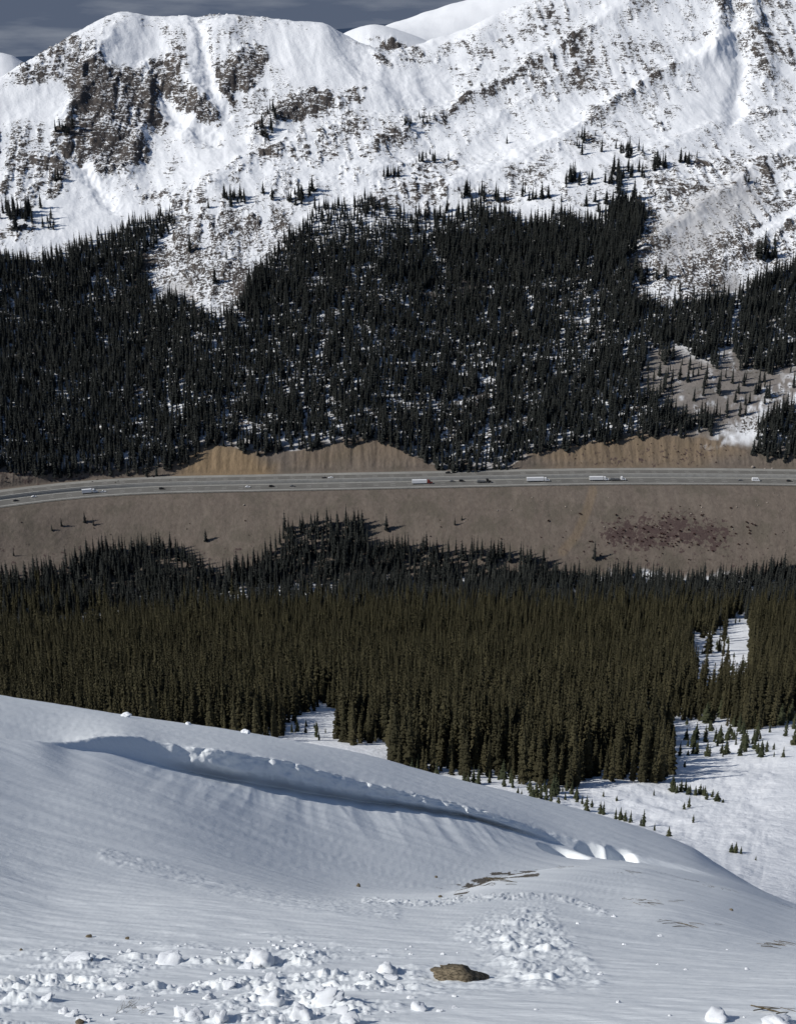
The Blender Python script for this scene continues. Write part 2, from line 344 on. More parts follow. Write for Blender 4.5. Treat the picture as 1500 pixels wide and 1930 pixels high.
def far_set():
    C = []
    us = [-260, -120, 0, 100, 200, 330, 400, 500, 570, 650, 720, 800, 850, 950, 1020, 1100, 1200, 1320, 1420, 1500, 1640, 1760]
    C.append([(u, 1600 + 90 * sstep(900, 1500, u) + 0.0, 150) for u in us])
    C[-1] = [(-260, 1590, 140.5), (0, 1610, 140.5), (500, 1632, 142.5), (1000, 1684, 145.5), (1500, 1770, 150.5), (1760, 1826, 150.5)]
    C.append([(u, 1600 + 12 * math.sin(u / 210.0), 236) for u in us])
    C.append([(u, 1450 + 8 * math.sin(u / 170.0 + 1), 350) for u in us])
    C.append([(u, 1300 + 6 * math.sin(u / 190.0 + 2), 578) for u in us])
    C.append([(u, 1200 + 4 * math.sin(u / 150.0), 790) for u in us])
    vc = lambda u: np.interp(u, [-260, 0, 100, 200, 400, 500, 750, 1000, 1250, 1500, 1760], [1215, 1183, 1170, 1155, 1118, 1106, 1098, 1092, 1090, 1092, 1096])
    creek, toe, low, upr, cut, mid, tree, bench, face = [], [], [], [], [], [], [], [], []
    vcut = lambda u: np.interp(u, [-260, 0, 100, 200, 300, 345, 400, 500, 570, 650, 720, 800, 850, 950, 1020, 1200, 1320, 1420, 1500, 1760], [925, 893, 893, 885, 882, 860, 836, 855, 850, 834, 827, 870, 884, 879, 850, 820, 824, 850, 852, 855])
    vtree = lambda u: np.interp(u, [-260, 0, 150, 300, 450, 560, 700, 900, 1100, 1250, 1500, 1760], [470, 440, 430, 410, 380, 370, 380, 390, 370, 380, 400, 400])
    vbench = lambda u: np.interp(u, [-260, 0, 100, 200, 300, 450, 560, 650, 750, 900, 1100, 1300, 1500, 1760], [345, 330, 340, 330, 275, 250, 245, 235, 235, 225, 205, 195, 180, 150])
    vface = lambda u: np.interp(u, [-260, 0, 100, 200, 300, 400, 500, 600, 700, 760, 850, 1000, 1200, 1500, 1760], [280, 235, 190, 150, 130, 130, 130, 125, 150, 165, 140, 85, 40, 0, -40])
    vsky = [(-260, 210), (-100, 175), (0, 148), (40, 124), (100, 88), (150, 58), (200, 33), (235, 23), (300, 31), (350, 34), (420, 29), (470, 32), (540, 40), (600, 43), (640, 58), (690, 82), (738, 98), (765, 93), (800, 82), (850, 64), (900, 42), (950, 20), (1000, 0), (1080, -45), (1250, -150), (1500, -230), (1760, -260)]
    fs = lambda u: float(np.interp(u, [p[0] for p in vsky], [p[1] for p in vsky]))
    sky_, dip, hill, back, far1, far2 = [], [], [], [], [], []
    for u in us + [40, 150, 235, 300, 420, 470, 540, 600, 690, 738, 765, 830, 860, 900, 1000]:
        Yr = road_Y(u); a, T = pix2at(u, 900)
        Yl, Yu = Yr - HALF - 1, Yr + HALF + 1
        low.append((u, 0, Yl, Zroad - 1.5)); upr.append((u, 0, Yu, Zroad + 2.6))
        Yt = (0.60 * Yl - (Zroad - 1.5)) / (0.60 + T_of(1048))
        zt = -T_of(1048) * Yt; toe.append((u, 0, Yt, zt))
        v = float(vc(u)); zc = zt - 14; creek.append((u, 0, min(-zc / T_of(v), Yt - 18), zc))
        Yc = hit(float(vcut(u)), Yu, Zroad + 2.6, 0.85); zc = -T_of(float(vcut(u))) * Yc; cut.append((u, 0, Yc, zc))
        Ym = hit(620, Yc, zc, 0.50); zm = -T_of(620) * Ym; mid.append((u, 0, Ym, zm))
        vt = float(vtree(u)); Yt2 = hit(vt, Ym, zm, 0.52); z2 = -T_of(vt) * Yt2; tree.append((u, 0, Yt2, z2))
        vb = float(vbench(u)); Yb = hit(vb, Yt2, z2, 0.36); zb = -T_of(vb) * Yb; bench.append((u, 0, Yb, zb))
        vf = float(vface(u)); Yf = hit(vf, Yb, zb, 0.62); zf = -T_of(vf) * Yf; face.append((u, 0, Yf, zf))
        vs_ = fs(u); sl = 0.34 if 600 < u < 900 else 0.46
        Ys = hit(vs_, Yf, zf, sl); zs = -T_of(vs_) * Ys; sky_.append((u, 0, Ys, zs))
        dip.append((u, 0, Ys + 500, zs - 330))
    zc = lambda P: P
    hv = [(-260, 92), (0, 99), (20, 104), (45, 118), (100, 140), (550, 140), (620, 120), (680, 75), (715, 53), (729, 46), (760, 37), (800, 24), (860, 5), (930, -14), (1050, -30), (1760, -30)]
    dome = [(-260, 170), (0, 170), (560, 150), (610, 96), (640, 66), (662, 56), (685, 49), (700, 47), (720, 49), (745, 54), (790, 70), (850, 98), (950, 150), (1760, 170)]
    hillc = [(u, v, 2950) for u, v in dome]; dipc = [(u, v + 22, 3120) for u, v in dome]
    hill = [(u, v, 3600) for u, v in hv]
    back = [(u, 190, 4200) for u, _ in hv]
    far1 = [(u, 160, 9000) for u, _ in hv]
    far2 = [(-260, 118, 15000), (0, 112, 15000), (60, 108, 15000), (200, 108, 15000), (400, 100, 15000), (560, 72, 15000), (620, 55, 15000), (660, 52, 15000), (690, 49, 15000), (720, 45, 15000), (760, 47, 15000), (900, 55, 15000), (1200, 50, 15000), (1500, 56, 15000), (1760, 55, 15000)]
    far3 = [(u, 120, 30000) for u, _ in hv]
    return C, [creek, toe, low, upr, cut, mid, tree, bench, face, sky_, dip], [hillc, dipc, hill, back, far1, far2, far3]
C1, C2, C3 = far_set()
def curve_yz(pts):
    pts = sorted(pts); u = np.array([p[0] for p in pts], float); Y = np.array([p[2] for p in pts], float); z = np.array([p[3] for p in pts], float)
    d = Y * CP - z * SP; a = (u - CU) / F * d / Y
    a = np.concatenate([[-0.9], a, [0.9]]); Y = np.concatenate([[Y[0]], Y, [Y[-1]]]); z = np.concatenate([[z[0]], z, [z[-1]]])
    return pchip(a, Y, AG), pchip(a, z, AG)
AG = AG_FAR
far_tab = [curve(c) for c in C1] + [curve_yz(c) for c in C2] + [curve(c) for c in C3]
far_rows = [10, 46, 56, 60, 40, 24, 36, 44, 30, 50, 110, 100, 80, 70, 14, 40, 6, 30, 6, 4, 14, 4]
AG = AG_NEAR
near_tab = [curve(c) for c in near_curves]

def loft(tab, rows, fix={}):
    Yk = np.array([t[0] for t in tab]); Zk = np.array([t[1] for t in tab])
    for k in range(1, len(Yk)): Yk[k] = np.maximum(Yk[k], Yk[k - 1] + 0.05)
    n = Yk.shape[1]; D = np.zeros_like(Zk)
    for j in range(n): D[:, j] = pchip_slopes(Yk[:, j], Zk[:, j])
    for k, o in fix.items(): D[k] = (Zk[k + o] - Zk[k]) / (Yk[k + o] - Yk[k])
    Ys, Zs, seg = [], [], []
    for k in range(len(tab) - 1):
        for i in range(rows[k]):
            t = i / rows[k]; h = Yk[k + 1] - Yk[k]
            Ys.append(Yk[k] + t * h); seg.append(k + t)
            Zs.append((2 * t**3 - 3 * t**2 + 1) * Zk[k] + (t**3 - 2 * t**2 + t) * h * D[k] + (-2 * t**3 + 3 * t**2) * Zk[k + 1] + (t**3 - t**2) * h * D[k + 1])
    Ys.append(Yk[-1]); Zs.append(Zk[-1]); seg.append(len(tab) - 1)
    return np.array(Ys), np.array(Zs), np.array(seg)

class Grid:
    def __init__(s, Y, Z, seg, ag):
        s.Y, s.Z, s.seg, s.ag = Y, Z, seg, ag; s.X = ag[None, :] * Y
        s.U, s.V = project(s.X, s.Y, s.Z)
    def at(s, x, y, arr=None):
        """value of the surface (or another array on it) above plan points"""
        arr = s.Z if arr is None else arr
        x = np.asarray(x, float); y = np.asarray(y, float)
        f = np.clip(np.interp(x / y, s.ag, np.arange(len(s.ag))), 0, len(s.ag) - 1.001); i = f.astype(int); t = f - i
        res = []
        for c in (i, i + 1):
            lo = np.zeros(y.shape, int); hi = np.full(y.shape, s.Y.shape[0] - 1)
            for _ in range(11):
                mid = (lo + hi) // 2; g = s.Y[mid, c] <= y
                lo = np.where(g, mid, lo); hi = np.where(g, hi, mid)
            lo = np.clip(lo, 0, s.Y.shape[0] - 2)
            y0, y1 = s.Y[lo, c], s.Y[lo + 1, c]; q = np.clip((y - y0) / np.maximum(y1 - y0, 1e-6), 0, 1)
            res.append(arr[lo, c] * (1 - q) + arr[lo + 1, c] * q)
        return res[0] * (1 - t) + res[1] * t
    def pick(s, u, v, first=0):
        """first surface point seen along the ray of a pixel"""
        a, T = pix2at(u, v); f = min(max(float(np.interp(float(a), s.ag, np.arange(len(s.ag)))), 0), len(s.ag) - 1.001); i = int(f); t = f - i
        Yc = s.Y[:, i] * (1 - t) + s.Y[:, i + 1] * t; Zc = s.Z[:, i] * (1 - t) + s.Z[:, i + 1] * t
        g = Zc + Yc * float(T)          # > 0: surface above the ray
        k = np.where(g[first:] >= 0)[0]
        if len(k) == 0: return None
        k = int(k[0]) + first
        if k == 0: return None
        q = -g[k - 1] / (g[k] - g[k - 1] + 1e-12); Y = Yc[k - 1] + q * (Yc[k] - Yc[k - 1]); Z = Zc[k - 1] + q * (Zc[k] - Zc[k - 1])
        return Vector((float(a) * Y, Y, Z))

# ---- near slope
Yn, Zn, segn = loft(near_tab, near_rows, {8: -1, 9: 1})
GN = Grid(Yn, Zn, segn, AG_NEAR)
Xn = GN.X; Un, Vn = GN.U, GN.V
SG = np.repeat(segn[:, None], Xn.shape[1], 1)
amp = sstep(2.5, 7, Yn)
ca, sa = math.cos(R(-24)), math.sin(R(-24))
pu, pv = Xn * ca + Yn * sa, -Xn * sa + Yn * ca
dz = 0.05 * fbm(pu * 0.25, pv * 1.1, 4, 1) * sstep(4, 20, Yn)
dz += 0.022 * fbm(pu * 1.3, pv * 5.0, 4, 5) * (1 - 0.75 * sstep(11, 22, Yn)) * (1 - sstep(30, 60, Yn))
wall = (SG >= 7.6) & (SG <= 9.2)
# fluted scoop below the cornice, growing towards the wall
fl = ridged(Xn * 0.55 + 0.35 * Yn * 0.2, Yn * 0.05, 3, 9)
dz += 0.09 * fl * sstep(6.6, 7.9, SG) * (1 - sstep(8.0, 8.5, SG)) * sstep(220, 330, Un) * (1 - sstep(900, 1050, Un))
# broken lip
lipn = fbm(Xn * 0.9, Yn * 0.9, 4, 21)
dz += (0.07 * lipn + 0.045 * fbm(Xn * 2.6, Yn * 2.6, 3, 25)) * sstep(8.15, 9.0, SG) * (1 - sstep(9.0, 9.14, SG)) * sstep(90, 160, Un) * (1 - sstep(1150, 1300, Un))
# churned snow at the feet, the crusted patch and the track
churn = soft_poly(Un, Vn, [(-200, 1830), (120, 1800), (300, 1790), (520, 1780), (760, 1820), (800, 1870), (600, 1960), (-200, 2000)], 45)
churn = churn * sstep(-0.22, 0.16, fbm(Xn * 0.9, Yn * 1.7, 3, 29))
crust = soft_poly(Un, Vn, [(860, 1758), (960, 1722), (1030, 1712), (1070, 1770), (1130, 1850), (1000, 1862), (930, 1810)], 35)
lumps = np.maximum(0, fbm(Xn * 3.4, Yn * 4.2, 4, 31)) 
dz += churn * (0.17 * np.maximum(0, fbm(Xn * 2.6, Yn * 4.4, 5, 31, 0.62) + 0.04) + 0.02 * fbm(Xn * 14, Yn * 16, 3, 33))
dz += crust * (0.15 * np.maximum(0, fbm(Xn * 2.8, Yn * 6.0, 4, 35, 0.6)) + 0.022 * fbm(Xn * 11, Yn * 22, 3, 37))
strip = soft_poly(Un, Vn, [(760, 1826), (900, 1812), (1100, 1830), (1040, 1860), (780, 1880)], 14)
dz += strip * 0.05 * np.abs(fbm(Xn * 4, Yn * 7, 4, 39))
trk = soft_line(Un, Vn, [(690, 1700), (800, 1706), (860, 1698), (940, 1691), (1050, 1692), (1090, 1704), (1140, 1722)], 9)
dz += trk * 0.09 * np.maximum(0, 0.12 + fbm(Xn * 4, Yn * 5, 4, 41, 0.65))
trk2 = soft_line(Un, Vn, [(200, 1612), (300, 1640), (400, 1672), (560, 1702), (740, 1722)], 20)
dz += trk2 * 0.045 * np.abs(fbm(Xn * 2.5, Yn * 9, 4, 43))
Zn2 = Zn + dz * amp
# wind hollows beside the cornice's low end
for (hu, hv, rx_, ry_, dp) in ((1062, 1607, 1.0, 1.5, 0.75), (1125, 1612, 0.9, 1.4, 0.6), (1172, 1618, 0.7, 1.0, 0.5)):
    P = GN.pick(hu, hv)
    if P is not None:
        rr = np.hypot((Xn - P.x) / rx_, (Yn - P.y) / ry_)
        Zn2 -= dp * (1 - sstep(0.45, 1.0, rr))
Yn2 = Yn.copy(); Xn2 = Xn.copy()
# the lip leans out over the scoop
lean = sstep(8.12, 8.48, SG) * (1 - sstep(9.0, 9.24, SG)) * sstep(250, 420, Un) * (1 - sstep(900, 1100, Un))
ov = lean * (0.62 + 0.22 * lipn + 0.16 * fbm(Xn * 2.2, SG * 3.0, 3, 27)) / Yn
Yn2 *= 1 - ov; Xn2 *= 1 - ov; Zn2 *= 1 - ov
GN.Z = Zn2; GN.U, GN.V = project(Xn2, Yn2, Zn2)

def make_grid_mesh(name, X, Y, Z, attrs, mat):
    r, c = X.shape
    me = bpy.data.meshes.new(name)
    idx = np.arange(r * c).reshape(r, c)
    q = np.stack([idx[:-1, :-1], idx[:-1, 1:], idx[1:, 1:], idx[1:, :-1]], -1).reshape(-1, 4)
    me.vertices.add(r * c); me.vertices.foreach_set('co', np.stack([X, Y, Z], -1).astype(np.float32).ravel())
    me.loops.add(q.size); me.loops.foreach_set('vertex_index', q.astype(np.int32).ravel())
    me.polygons.add(len(q)); me.polygons.foreach_set('loop_start', (np.arange(len(q)) * 4).astype(np.int32))
    me.polygons.foreach_set('use_smooth', np.ones(len(q), bool))
    me.update(calc_edges=True)
    for k, arr in attrs.items():
        at = me.attributes.new(k, 'FLOAT', 'POINT'); at.data.foreach_set('value', np.clip(arr, 0, 1).astype(np.float32).ravel())
    me.materials.append(mat)
    o = bpy.data.objects.new(name, me); COL.objects.link(o)
    return o
def struct(o, label, cat):
    o['kind'] = 'structure'; o['label'] = label; o['category'] = cat
    return o

dirt = 0.9 * soft_line(Un, Vn, [(862, 1688), (890, 1668), (930, 1652), (975, 1648), (1010, 1646)], 12) * (0.5 + 0.5 * (fbm(Xn * 1.2, Yn * 1.2, 2, 51) > 0))
for P in ([(1050, 1634), (1120, 1640), (1230, 1646), (1320, 1664), (1400, 1688), (1500, 1716)],):
    dirt = np.maximum(dirt, 0.60 * soft_line(Un, Vn, P, 6) * sstep(-0.25, 0.25, fbm(Xn * 0.7, Yn * 0.7, 3, 53)))
for P in ([(1175, 1692), (1230, 1700), (1330, 1725)], [(1160, 1730), (1240, 1735), (1330, 1752)], [(820, 1672), (870, 1668)]):
    dirt = np.maximum(dirt, 0.66 * soft_line(Un + 6 * fbm(Xn * 2, Yn * 2, 2, 54), Vn + 6 * fbm(Xn * 2, Yn * 2, 2, 56), P, 6) * sstep(-0.12, 0.2, fbm(Xn * 1.3, Yn * 1.3, 3, 55)))
snow_slope = struct(make_grid_mesh('snow_slope', Xn2, Yn2, Zn2, {'dirt': dirt, 'rough': np.maximum(churn, crust)}, M_NEAR),
    'wind packed snow slope with a small cornice in front of the valley', 'slope')

# ---- valley and mountains
Yf, Zf, segf = loft(far_tab, far_rows)
GF = Grid(Yf, Zf, segf, AG_FAR)
Xf = GF.X; Uf, Vf = GF.U.copy(), GF.V.copy()
SGF = np.repeat(segf[:, None], Xf.shape[1], 1)
rd = road_sd(Xf, Yf)
inroad = (SGF > 5) & (SGF < 11)
rd = np.where(inroad, rd, 500.0)
Uw = Uf + 16 * fbm(Xf / 38, Yf / 38, 4, 57) + 5 * fbm(Xf / 8, Yf / 8, 2, 59); Vw = Vf + 12 * fbm(Xf / 38, Yf / 38, 4, 58) + 5 * fbm(Xf / 8, Yf / 8, 2, 60)
MP = lambda P, s=14: soft_poly(Uw, Vw, P, s)
rock = np.zeros_like(Xf); soil = np.zeros_like(Xf); tan = np.zeros_like(Xf); brush = np.zeros_like(Xf); lines = np.zeros_like(Xf)
up = SGF > 10.6
base_up = sstep(9.2, 10.5, SGF)
rock += base_up * (1 - sstep(15.1, 15.5, SGF)) * (0.40 + 0.26 * fbm(Xf / 80, Yf / 80, 4, 61))
lines += base_up * np.clip(0.55 + 0.6 * fbm(Xf / 70, Yf / 70, 2, 63), 0, 1)
# wooded slopes keep a broken snow floor
for dens, P, s in (
    (0.80, [(120, 150), (150, 128), (185, 108), (225, 125), (250, 132), (300, 122), (335, 145), (372, 182), (412, 206), (405, 236), (372, 228), (345, 205), (310, 178), (300, 205), (315, 235), (262, 255), (275, 290), (245, 318), (200, 332), (150, 312), (96, 296), (108, 255), (150, 222), (118, 196)], 16),
    (0.84, [(412, 118), (440, 100), (475, 85), (505, 100), (498, 138), (465, 168), (422, 182), (402, 150)], 14),
    (0.80, [(520, 205), (560, 184), (602, 180), (636, 206), (600, 222), (545, 228), (500, 258), (480, 240)], 12),
    (0.62, [(22, 140), (92, 90), (145, 66), (175, 88), (150, 128), (100, 150), (40, 162)], 12),
    (0.44, [(232, 28), (300, 42), (345, 70), (332, 110), (300, 100), (258, 52)], 12),
    (0.42, [(390, 55), (450, 50), (470, 85), (410, 110), (385, 90)], 12),
    (0.60, [(0, 255), (60, 270), (110, 300), (140, 345), (70, 400), (0, 390), (-200, 420), (-200, 260)], 14),
    (0.60, [(660, 168), (695, 162), (700, 190), (660, 205)], 8),
    (0.55, [(378, 262), (435, 258), (440, 282), (380, 282)], 8),
    (0.54, [(420, 305), (560, 245), (680, 225), (765, 238), (745, 300), (620, 312), (500, 335), (440, 345)], 22),
    (0.56, [(270, 505), (350, 415), (440, 385), (560, 385), (545, 440), (480, 505), (430, 575), (390, 595), (330, 545)], 18),
    (0.46, [(1050, 130), (1170, 60), (1265, 110), (1200, 190), (1130, 225), (1085, 195)], 22),
    (0.50, [(1385, -40), (1500, -40), (1600, 120), (1500, 130), (1430, 135), (1395, 85)], 14),
    (0.42, [(1250, 0), (1370, 0), (1380, 90), (1330, 150), (1270, 110)], 16),
    (0.48, [(1080, 145), (1190, 140), (1180, 210), (1110, 225)], 14),
    (0.44, [(1385, 150), (1430, 140), (1430, 210), (1390, 215)], 10),
    (0.62, [(1195, 345), (1300, 295), (1420, 305), (1520, 300), (1520, 490), (1400, 510), (1260, 545), (1180, 505)], 18),
    (0.55, [(700, 330), (800, 310), (880, 360), (800, 400), (700, 390)], 20),
    (0.45, [(900, 335), (1180, 330), (1200, 400), (900, 390)], 20),
    (0.70, [(690, 165), (765, 185), (790, 205), (755, 208)], 6),
    (0.92, [(714, 80), (735, 70), (755, 78), (768, 92), (740, 100), (716, 92)], 6), (0.5, [(680, 66), (715, 62), (720, 80), (690, 78)], 6),
    (0.66, [(690, 98), (740, 112), (735, 122), (690, 104)], 6), (0.62, [(770, 95), (818, 90), (800, 106), (758, 118)], 6)):
    m = MP(P, s); rock = np.maximum(rock * (1 - m), 0) + m * np.maximum(dens, rock * 0.4)
for dens, P, wd in ((0.66, [(835, 225), (870, 200), (930, 175), (975, 148), (1010, 128)], 8), (0.6, [(1010, 128), (1060, 95), (1110, 75)], 16), (0.62, [(1090, 240), (1150, 210), (1250, 145), (1345, 108)], 8),
    (0.6, [(1362, 0), (1358, 30), (1372, 58)], 6), (0.62, [(1420, 60), (1448, 130)], 7), (0.58, [(890, 125), (980, 60), (1040, 15), (1080, -10)], 12), (0.55, [(780, 190), (850, 130), (930, 90), (1000, 50)], 9),
    (0.66, [(1240, 240), (1320, 215), (1480, 215)], 8), (0.62, [(390, 345), (440, 310), (480, 295)], 10)):
    m = soft_line(Uw, Vw, P, wd * 1.5); rock = rock * (1 - m) + m * dens * 0.9
# clean snow: bowls, gullies, fans
for P, s in (([(205, 62), (300, 55), (315, 95), (255, 122), (215, 100)], 12), ([(350, 60), (385, 60), (405, 150), (430, 195), (420, 215), (380, 170), (350, 120)], 8),
    ([(300, 178), (345, 205), (372, 235), (420, 250), (400, 262), (330, 260), (310, 230)], 8), ([(130, 312), (160, 318), (215, 370), (205, 395), (160, 380)], 8), ([(60, 400), (150, 380), (240, 385), (190, 430), (90, 470)], 14),
    ([(510, 60), (620, 55), (700, 100), (700, 150), (640, 160), (560, 165), (520, 110)], 16), ([(720, 140), (840, 120), (860, 180), (780, 200), (700, 210), (690, 180)], 16), ([(760, 40), (900, 0), (960, 0), (880, 60), (800, 100)], 16),
    ([(960, 290), (1030, 250), (1075, 190), (1110, 180), (1090, 250), (1020, 290), (960, 310)], 14), ([(1300, 100), (1375, 60), (1395, 120), (1400, 220), (1300, 250), (1260, 235), (1330, 170)], 14),
    ([(350, 280), (440, 270), (470, 290), (400, 330), (330, 345)], 12), ([(1180, 505), (1290, 410), (1320, 410), (1215, 500)], 6), ([(1380, 490), (1440, 420), (1500, 380), (1500, 400), (1400, 490)], 6), ([(840, 355), (900, 330), (960, 310), (950, 325), (880, 360)], 8),
    ([(1030, 330), (1160, 285), (1170, 300), (1060, 345)], 8), ([(0, 160), (60, 165), (120, 155), (130, 200), (60, 225), (0, 225)], 14)):
    m = MP(P, s); rock = rock * (1 - 0.78 * m)
# snow lies in the gullies of every crag and thins on the ribs between
cool = ridged(Xf / 17 + Yf / 120, Yf / 95, 4, 65)
rock = np.where(base_up > 0, rock + base_up * np.clip(rock - 0.12, 0, 0.5) * (0.75 * cool - 0.66 + 0.6 * fbm(Xf / 9, Yf / 11, 4, 67)), rock)
rock = np.where(base_up > 0, np.minimum(rock * (1 + 0.14 * base_up) + 0.03 * base_up, 0.63 + 0.2 * sstep(15.2, 15.6, SGF)), rock)
# the banks
cutz = (SGF > 8.0) & (SGF < 9.12); m = sstep(7.95, 8.02, SGF) * (1 - sstep(8.98, 9.12, SGF + 0.10 * fbm(Xf / 14, Yf / 14, 3, 70)))
soil = np.maximum(soil, m)
fillm = sstep(4.9, 5.3, SGF + 0.7 * fbm(Xf / 16, Yf / 16, 4, 71)) * (1 - sstep(8.0, 8.02, SGF)); soil = np.maximum(soil, fillm)
tan = np.maximum(tan, 0.95 * MP([(335, 900), (350, 850), (400, 832), (470, 850), (520, 880), (505, 905)], 22))
tan = np.maximum(tan, 0.55 * MP([(1000, 850), (1180, 815), (1330, 820), (1400, 850), (1300, 880), (1050, 880)], 22))
tan = np.maximum(tan, 0.30 * MP([(560, 850), (730, 825), (800, 870), (560, 880)], 20))
tan = np.maximum(tan, 0.34 * soft_line(Uf, Vf, [(1117, 925), (1105, 965), (1085, 1010), (1060, 1040)], 12))
for P, s, k in (([(1190, 720), (1225, 655), (1265, 640), (1345, 690), (1375, 640), (1425, 665), (1500, 680), (1600, 690), (1600, 735), (1430, 790), (1330, 840), (1230, 830), (1250, 770)], 16, 0.9),
    ([(1415, 620), (1440, 570), (1470, 580), (1450, 640)], 10, 0.9), ([(1330, 560), (1380, 520), (1400, 560), (1350, 620)], 12, 0.6), ([(1050, 720), (1090, 690), (1095, 720), (1070, 740)], 8, 0.7), ([(300, 540), (345, 520), (380, 585), (330, 570)], 10, 0.4),
    ([(1230, 420), (1330, 360), (1420, 330), (1440, 380), (1330, 480), (1250, 520)], 26, 0.42)):
    soil = np.maximum(soil, k * MP(P, s) * sstep(0.0, 0.45, 0.62 + fbm(Xf / 12, Yf / 12, 4, 73)))
sn = MP([(1330, 840), (1370, 800), (1440, 740), (1520, 690), (1520, 760), (1430, 800), (1400, 830)], 14) * sstep(-0.1, 0.3, fbm(Xf / 5, Yf / 9, 4, 75))
soil *= 1 - sn
brush = np.maximum(brush, (0.74 + 0.35 * fbm(Xf / 9, Yf / 9, 3, 107)) * MP([(1125, 985), (1200, 958), (1270, 955), (1370, 975), (1400, 1010), (1370, 1045), (1250, 1050), (1150, 1050), (1120, 1020)], 48))
brush = np.maximum(brush, 0.30 * fillm * sstep(960, 1040, Vf) + 0.12 * fillm)
brush = np.maximum(brush, 0.5 * MP([(0, 880), (100, 870), (300, 880), (260, 900), (100, 915), (0, 920), (-200, 940), (-200, 900)], 12))
brush = np.maximum(brush, 0.45 * MP([(1050, 850), (1350, 830), (1430, 860), (1300, 885), (1050, 885)], 12))
# forest floor
wood = sstep(9.0, 9.15, SGF) * (1 - sstep(10.6, 11.0, SGF)); rock = np.maximum(rock, wood * (0.55 + 0.25 * fbm(Xf / 30, Yf / 30, 3, 77))); lines *= 1 - wood * 0.7  # dark speckle under the far trees stands in for needle litter and shade
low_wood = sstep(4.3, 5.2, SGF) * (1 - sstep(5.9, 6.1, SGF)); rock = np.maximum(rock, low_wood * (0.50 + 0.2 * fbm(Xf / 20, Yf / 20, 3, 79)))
farf = sstep(19.2, 19.6, SGF); haze_tint = farf
rock *= 1 - soil * 0.5
# relief
relief = sstep(8.05, 8.6, SGF) * (1 - sstep(14.6, 15.0, SGF))
dzf = relief * (2.6 * fbm(Xf / 60, Yf / 60, 4, 81))
dzf += base_up * (1 - sstep(14.3, 15.0, SGF)) * (6.0 * fbm(Xf / 130, Yf / 130, 4, 83) + 2.2 * ridged(Xf / 45 + Yf / 160, Yf / 150, 4, 85))
for P, wd, am in (([(700, 275), (835, 225), (960, 150), (1100, 60), (1220, -10)], 34, 7), ([(840, 365), (1000, 300), (1100, 238), (1250, 142), (1345, 106), (1420, 40)], 36, 8), ([(1170, 510), (1300, 405), (1420, 325), (1520, 265)], 30, 6), ([(1370, 500), (1510, 400)], 26, 5),
    ([(1345, 108), (1362, 40), (1355, -20)], 24, 8), ([(1450, 150), (1425, 60), (1420, -20)], 26, 8), ([(125, 240), (150, 180), (180, 100), (230, 30)], 34, 9), ([(420, 180), (450, 110), (430, 40)], 36, 7), ([(250, 300), (290, 220), (280, 130)], 30, 8), ([(350, 260), (380, 190), (330, 110)], 24, 6),
    ([(480, 262), (560, 196), (640, 200)], 24, 7), ([(400, 350), (480, 296), (700, 228), (760, 232)], 26, 4), ([(560, 360), (720, 320), (860, 300)], 22, 4), ([(880, 60), (960, 20), (1040, -30)], 26, 6), ([(60, 300), (150, 330), (240, 322)], 26, 7), ([(900, 250), (1000, 190), (1080, 130)], 22, 4), ([(1200, 300), (1320, 250), (1500, 205)], 26, 4)):
    d_ = np.full(Uw.shape, 1e9)
    for (x0, y0), (x1, y1) in zip(P, P[1:]): d_ = np.minimum(d_, seg_dist(Uw, Vw, x0, y0, x1, y1))
    dzf += base_up * (1 - 0.9 * sstep(13.1, 13.9, SGF)) * (1 - sstep(14.3, 15.0, SGF)) * am * np.exp(-(d_ / wd) ** 1.4 * 2.2)
for P, wd, am in (([(1378, -20), (1388, 60), (1398, 130), (1380, 230)], 20, 6), ([(370, 40), (395, 140), (425, 215)], 18, 6), ([(305, 180), (345, 230), (400, 262)], 16, 5), ([(150, 320), (210, 385)], 14, 4), ([(690, 110), (760, 165), (850, 165)], 40, 6)):
    d_ = np.full(Uw.shape, 1e9)
    for (x0, y0), (x1, y1) in zip(P, P[1:]): d_ = np.minimum(d_, seg_dist(Uw, Vw, x0, y0, x1, y1))
    dzf -= base_up * am * np.exp(-(d_ / wd) ** 2 * 1.6)
rk = np.clip((rock - 0.45) * 4.0, 0, 1) * base_up
dzf += rk * (5.0 * (ridged(Xf / 22, Yf / 70, 5, 87)) + 3.2 * fbm(Xf / 7, Yf / 7, 4, 89))
bank = np.clip(soil, 0, 1) * sstep(8.0, 8.3, SGF) * (1 - sstep(8.9, 9.1, SGF)); dzf += bank * 1.5 * ridged(Xf / 11, Yf / 60, 4, 91)
dzf += fillm * 0.7 * fbm(Xf / 18, Yf / 40, 4, 93) * sstep(HALF + 1, HALF + 9, np.abs(rd))
valley = 1 - sstep(5.0, 6.0, SGF); dzf += valley * sstep(0.3, 1.2, SGF) * (2.4 * fbm(Xf / 55, Yf / 55, 4, 95) + 0.35 * fbm(Xf / 9, Yf / 9, 3, 97))
